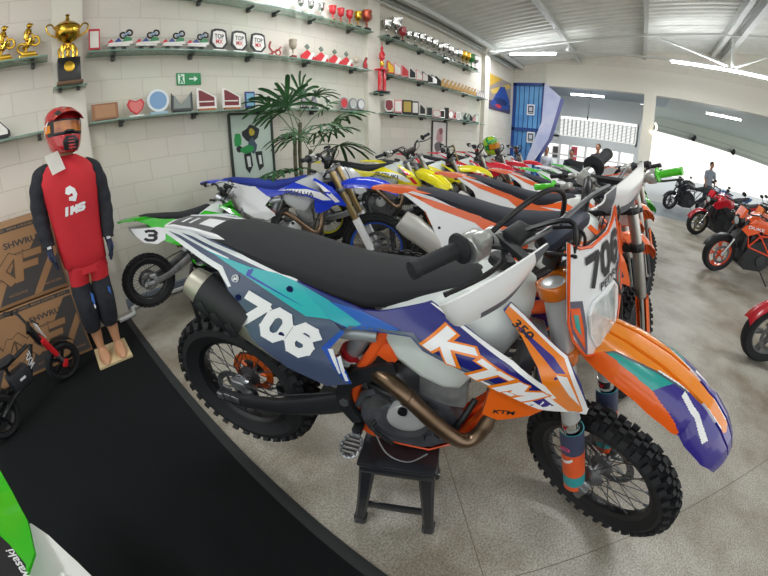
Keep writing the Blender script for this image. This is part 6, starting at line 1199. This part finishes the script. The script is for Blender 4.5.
dirt_bike('red motocross bike with a yellow and green helmet on its handlebar', (4.55, 3.15, H-1.10+.14, -.95, .05, 0, .05, 1), hon)
dirt_bike('red motocross bike in the middle of the three red ones', (5.45, 3.15, H-1.10+.14, -.95, .05, 0, .05, 1), hon)
dirt_bike('red motocross bike nearest to the blue gate', (6.5, 3.15, H-1.10+.14, -.95, .05, 0, .05, 1), hon)
for sx, sy, rz_, nm in ((1.83, .42, .5, 'under the orange and white bike with green grips'), (2.64, .55, .4, 'under the second orange bike'), (3.38, .43, .4, 'under the third orange bike'), (2.02, 2.72, .8, 'under the blue bike'), (3.36, 2.70, .6, 'under the yellow bike with the red badge')): stool(sx, sy, rz_, 'black plastic stool '+nm)
stool(1.17, 3.0, 0, 'black plastic stool under the small green bike numbered 3', .90)
# helmet hanging on the red bike
def loose_helmet():
    o = thing('helmet', 'bright yellow and green motocross helmet resting on the handlebar of a red bike', 'helmet', M=Matrix.Translation((5.66, 2.26, 1.36)) @ Matrix.Rotation(-.6, 4, 'Z') @ Matrix.Rotation(-.35, 4, 'Y')); n = 24
    def ring(z, w, b, f): return [(w*cos(a), (b if sin(a) > 0 else f)*sin(a), z) for a in [2*PI*j/n for j in range(n)]]
    mb = MB(); mb.loft([ring(-.15, .08, .08, .15), ring(-.12, .11, .11, .175), ring(-.06, .125, .135, .165)], closed=True, fmi=lambda i, j: 2 if 15 < j < 21 else 0); mb.loft([ring(-.06, .125, .135, .15), ring(.03, .128, .142, .12)], closed=True, fmi=lambda i, j: 2 if 13 < j < 23 else (1 if j % 6 < 2 else 0)); mb.loft([ring(.03, .128, .142, .13), ring(.08, .118, .13, .12), ring(.12, .09, .10, .09), ring(.145, .04, .045, .04), ring(.148, .002, .002, .002)], closed=True, fmi=lambda i, j: 1 if (i+j) % 7 < 2 else 0)
    h = mb.build('shell', [gloss('#a9d62c'), gloss('#1f9a46'), BLACKP], o, ang=60)
    mb = MB(); mb.shell([[(a*lerp(.115, .09, u), lerp(-.05, -.23, u), .10-.03*a*a+.01*u) for u in (0, .5, 1)] for a in (-1, -.6, -.2, .2, .6, 1)], .005, fmi=lambda i, j: 1 if i == 2 else 0); mb.build('visor_peak', [gloss('#49c774'), gloss('#b7da35')], o)
    mb = MB(); mb.shell([[(.118*sin(a), -.165*cos(a)**.7, z) for z in (-.045, 0, .04)] for a in [lerp(-1.1, 1.1, t/8) for t in range(9)]], .006); mb.build('goggles', mat('#d38a1c', .2), o)
loose_helmet()
# ------------------------------------------------------------------ the green bike beside the photographer
def near_green():
    r = thing('motocross_bike', 'bright green motorcycle with black lettered decal and white panel, partly in view', 'motorcycle', loc=(-.62, .62, .012)); T = Matrix.Translation((.62, -.62, -.012)); G = GRN
    def z_(x, y): return .705+.42*(1-math.exp(-max(0, -.385-.30*(y-.80)-x)*1.9))
    mb = MB(); mb.T = T; O = [(-.545, 1.30), (-.469, 1.095), (-.430, .97), (-.394, .834), (-.390, .80), (-.381, .70), (-.40, .62), (-.46, .52), (-.62, .40), (-.86, .45), (-.92, .8), (-.86, 1.15), (-.70, 1.34)]
    mb.patch(O, lambda u, v, w: (u, v, z_(u, v)+w), .008, 0, .04)
    mb.patch([(-.468, .800), (-.430, .735), (-.398, .660), (-.405, .60), (-.47, .56), (-.455, .68)], lambda u, v, w: (u, v, z_(u, v)+w+.002), .001, 1, .02)
    text_on(mb, 'Kawasaki', lambda u, v: (lambda x, y: (x, y, z_(x, y)+.0045))(-.428+.30*.15*(1-u)-.95*.017*(v-.5), .712-.95*.15*(1-u)-.3*.017*(v-.5)), 2)
    mb.build('radiator_shroud', [G, BLACKP, WHITE], r)
    mb = MB(); mb.T = T; W_ = [(-.420, .862), (-.405, .86), (-.365, .80), (-.320, .70), (-.283, .60), (-.24, .45), (-.30, .35), (-.42, .40), (-.47, .60)]
    mb.patch(W_, lambda u, v, w: (u, v, .665-.9*max(0, u+.40)**1.3+w), .006, 0, .03); mb.lathe([(.012, .0), (.012, .006), (0, .008)], o=(-.36, .655, .655), n=16)
    mb.build('side_panel', mat('#e4e6e2', .4), r)
    mb = MB(); mb.T = T; mb.box((-.60, .55, .42), (.34, .5, .36), bev=.05); mb.tube([(-.32, .58, .46), (-.30, .70, .42), (-.36, .80, .36)], .016, 10, mi=1); mb.box((-.30, .56, .46), (.08, .10, .06), bev=.01, mi=1); mb.build('engine', [mat('#2a2c30', .5), ALUD], r)
    mb = MB(); mb.T = T; mb.tube([(-.62, .9, .85), (-.62, .6, .62), (-.62, .3, .45), (-.62, .25, .2)], .025, 10); mb.tube([(-.56, .62, .30), (-.50, .58, .013)], .012, 8); mb.build('frame', BLACKM, r)
    mb = MB(); mb.T = T; mb.loft([[(-.62+a*w, y, z-(.06 if abs(a) == 1 else 0)) for a in (-1, -.6, 0, .6, 1)] for y, z, w in ((.5, .98, .08), (.3, .95, .12), (.0, .93, .13), (-.2, .96, .1))]); mb.build('seat', mat('#24262a', .8), r)
    for nm, y in (('rear_wheel', -.10), ('front_wheel', 1.30)):
        if nm == 'rear_wheel': t = link(nm, once(('t', .34, 34), None), r, T @ Matrix.Translation((-.62, y-.15, .354)) @ Matrix.Rotation(PI/2, 4, 'Z'))
near_green()
# ------------------------------------------------------------------ street motorcycles
def face(x0, y0, x1, y1): return math.atan2(y1-y0, x1-x0)
def sb(label, fx, fy, hd, S, **k):   # placed by its front wheel
    return street_bike(label, fx-1.42*cos(hd), fy-1.42*sin(hd), hd, S, **k)
DKB = gloss('#23262c'); RIMO = gloss('#e8501c'); RIMR = mat('#8d8468', .35, metal=.6)
sb('orange street motorcycle with orange front rim and trellis frame', 6.10, -1.58, PI/2+.28, dict(body=gloss('#ef5a1e'), frame=plast('#e8481c'), rim=RIMO, fender=BLACKM, word='DUKE', swing=ALU, tail=BLACKP, fork=BLACKM))
sb('red street motorcycle with bronze wheels beyond the orange one', 9.05, -1.68, PI/2+.38, dict(body=gloss('#c81c2c'), fender=gloss('#a01824'), rim=RIMR, fork=BLACKM))
sb('red-fendered street motorcycle at the edge of the aisle nearest the camera', 3.30, -1.56, PI/2+.10, dict(body=gloss('#b81c2a'), fender=gloss('#b01c2c'), rim=mat('#8b8d90', .35, metal=.7), fork=BLACKM, frame=gloss('#b01c2c')))
sb('dark street motorcycle outside the row, seen past the green grip', 12.8, -1.35, PI/2+.5, dict(body=DKB, rim=DARKG, fork=BLACKM))
sb('blue and black street motorcycle behind the red one', 11.3, -2.25, PI/2+.5, dict(body=gloss('#3f5f94'), rim=BLACKM, fork=BLACKM, screen=gloss('#b9c2d0')))
sb('silver and black street motorcycle behind the tank of the red one', 8.3, -2.75, PI/2+.4, dict(body=gloss('#8d9298'), rim=BLACKM, fork=BLACKM, screen=gloss('#c8ccd0')))
sb('black street motorcycle at the end of the row under the shutter', 10.6, -3.9, PI/2+.5, dict(body=DKB, rim=BLACKM, fork=BLACKM))
sb('orange and red street motorcycle partly behind the orange one', 7.40, -2.3, PI/2+.25, dict(body=gloss('#f07a2a'), rim=BLACKM, fork=BLACKM, tail=gloss('#d8232c')))
sb('dark blue street motorcycle between the blue and black one and the shutter', 9.95, -4.6, PI/2+.4, dict(body=gloss('#2a3a66'), rim=BLACKM, fork=BLACKM))

# ------------------------------------------------------------------ world, sun, camera
w = bpy.data.worlds.new('sky'); SC.world = w; w.use_nodes = True; nt = w.node_tree; bg = nt.nodes['Background']
tc = nt.nodes.new('ShaderNodeTexCoord'); sp = nt.nodes.new('ShaderNodeSeparateXYZ'); nt.links.new(tc.outputs['Generated'], sp.inputs[0])
rp = nt.nodes.new('ShaderNodeValToRGB'); nt.links.new(sp.outputs['Z'], rp.inputs[0]); rp.color_ramp.elements[0].position = .0; rp.color_ramp.elements[0].color = lin('#f4f2ea'); rp.color_ramp.elements[1].position = .5; rp.color_ramp.elements[1].color = lin('#dfeaf5')
nt.links.new(rp.outputs[0], bg.inputs['Color']); bg.inputs['Strength'].default_value = WORLD
def area(name, loc, rot, sx, sy, power, col=(1, 1, 1)):
    l = bpy.data.lights.new(name, 'AREA'); l.shape = 'RECTANGLE'; l.size = sx; l.size_y = sy; l.energy = power; l.color = col; o = bpy.data.objects.new(name, l); o.location = loc; o.rotation_euler = rot; COL.objects.link(o); return o
for k, (x, y) in enumerate(LAMPS): area('ceiling_fill_uplight', (x, y, 3.66), (PI, 0, 0), .12, 2.3, LAMPW*UPF*(.35 if y > 2 else 1), (.97, .99, 1)); area('ceiling_tube_light', (x, y, 3.55), (0, 0, 0), .12, 2.3, LAMPW, (.97, .99, 1))  # upward lights are added fill that brightens the roof sheets
area('annex_light', (11.9, 1.6, 3.04), (0, 0, 0), .1, 1.1, LAMPW*.7); area('porch_light', (11.95, -2.5, 3.02), (0, 0, 0), .1, 1.1, LAMPW*.7)
cam = bpy.data.cameras.new('camera'); co = bpy.data.objects.new('camera', cam); COL.objects.link(co); SC.camera = co
yaw, pitch, roll = [math.radians(a) for a in (38.66, 24.58, -.14)]
fwd = Vector((cos(yaw)*cos(pitch), sin(yaw)*cos(pitch), -sin(pitch))); rt = Vector((sin(yaw), -cos(yaw), 0)); up = rt.cross(fwd)
r2 = rt*cos(roll)+up*sin(roll); u2 = up*cos(roll)-rt*sin(roll)
co.matrix_world = Matrix.Translation((0, 0, H)) @ Matrix((r2, u2, -fwd)).transposed().to_4x4()
cam.sensor_fit = 'HORIZONTAL'; cam.sensor_width = 36; cam.sensor_height = 27; cam.clip_start = .02; cam.clip_end = 200
if PANO:
    cam.type = 'PANO'; cam.panorama_type = 'FISHEYE_LENS_POLYNOMIAL'
    cam.fisheye_fov = math.radians(200); cam.fisheye_polynomial_k0 = 0
    cam.fisheye_polynomial_k1, cam.fisheye_polynomial_k2, cam.fisheye_polynomial_k3, cam.fisheye_polynomial_k4 = [-a for a in (0.061161546723387375, -1.2452721874586114e-05, -1.4006588853691768e-05, 1.8353903676432416e-07)]
else: cam.lens = 16
vs = SC.view_settings; SC.display_settings.display_device = 'sRGB'; vs.view_transform = 'Standard'; vs.look = 'None'; vs.gamma = 1; vs.use_curve_mapping = False; vs.exposure = EXPO
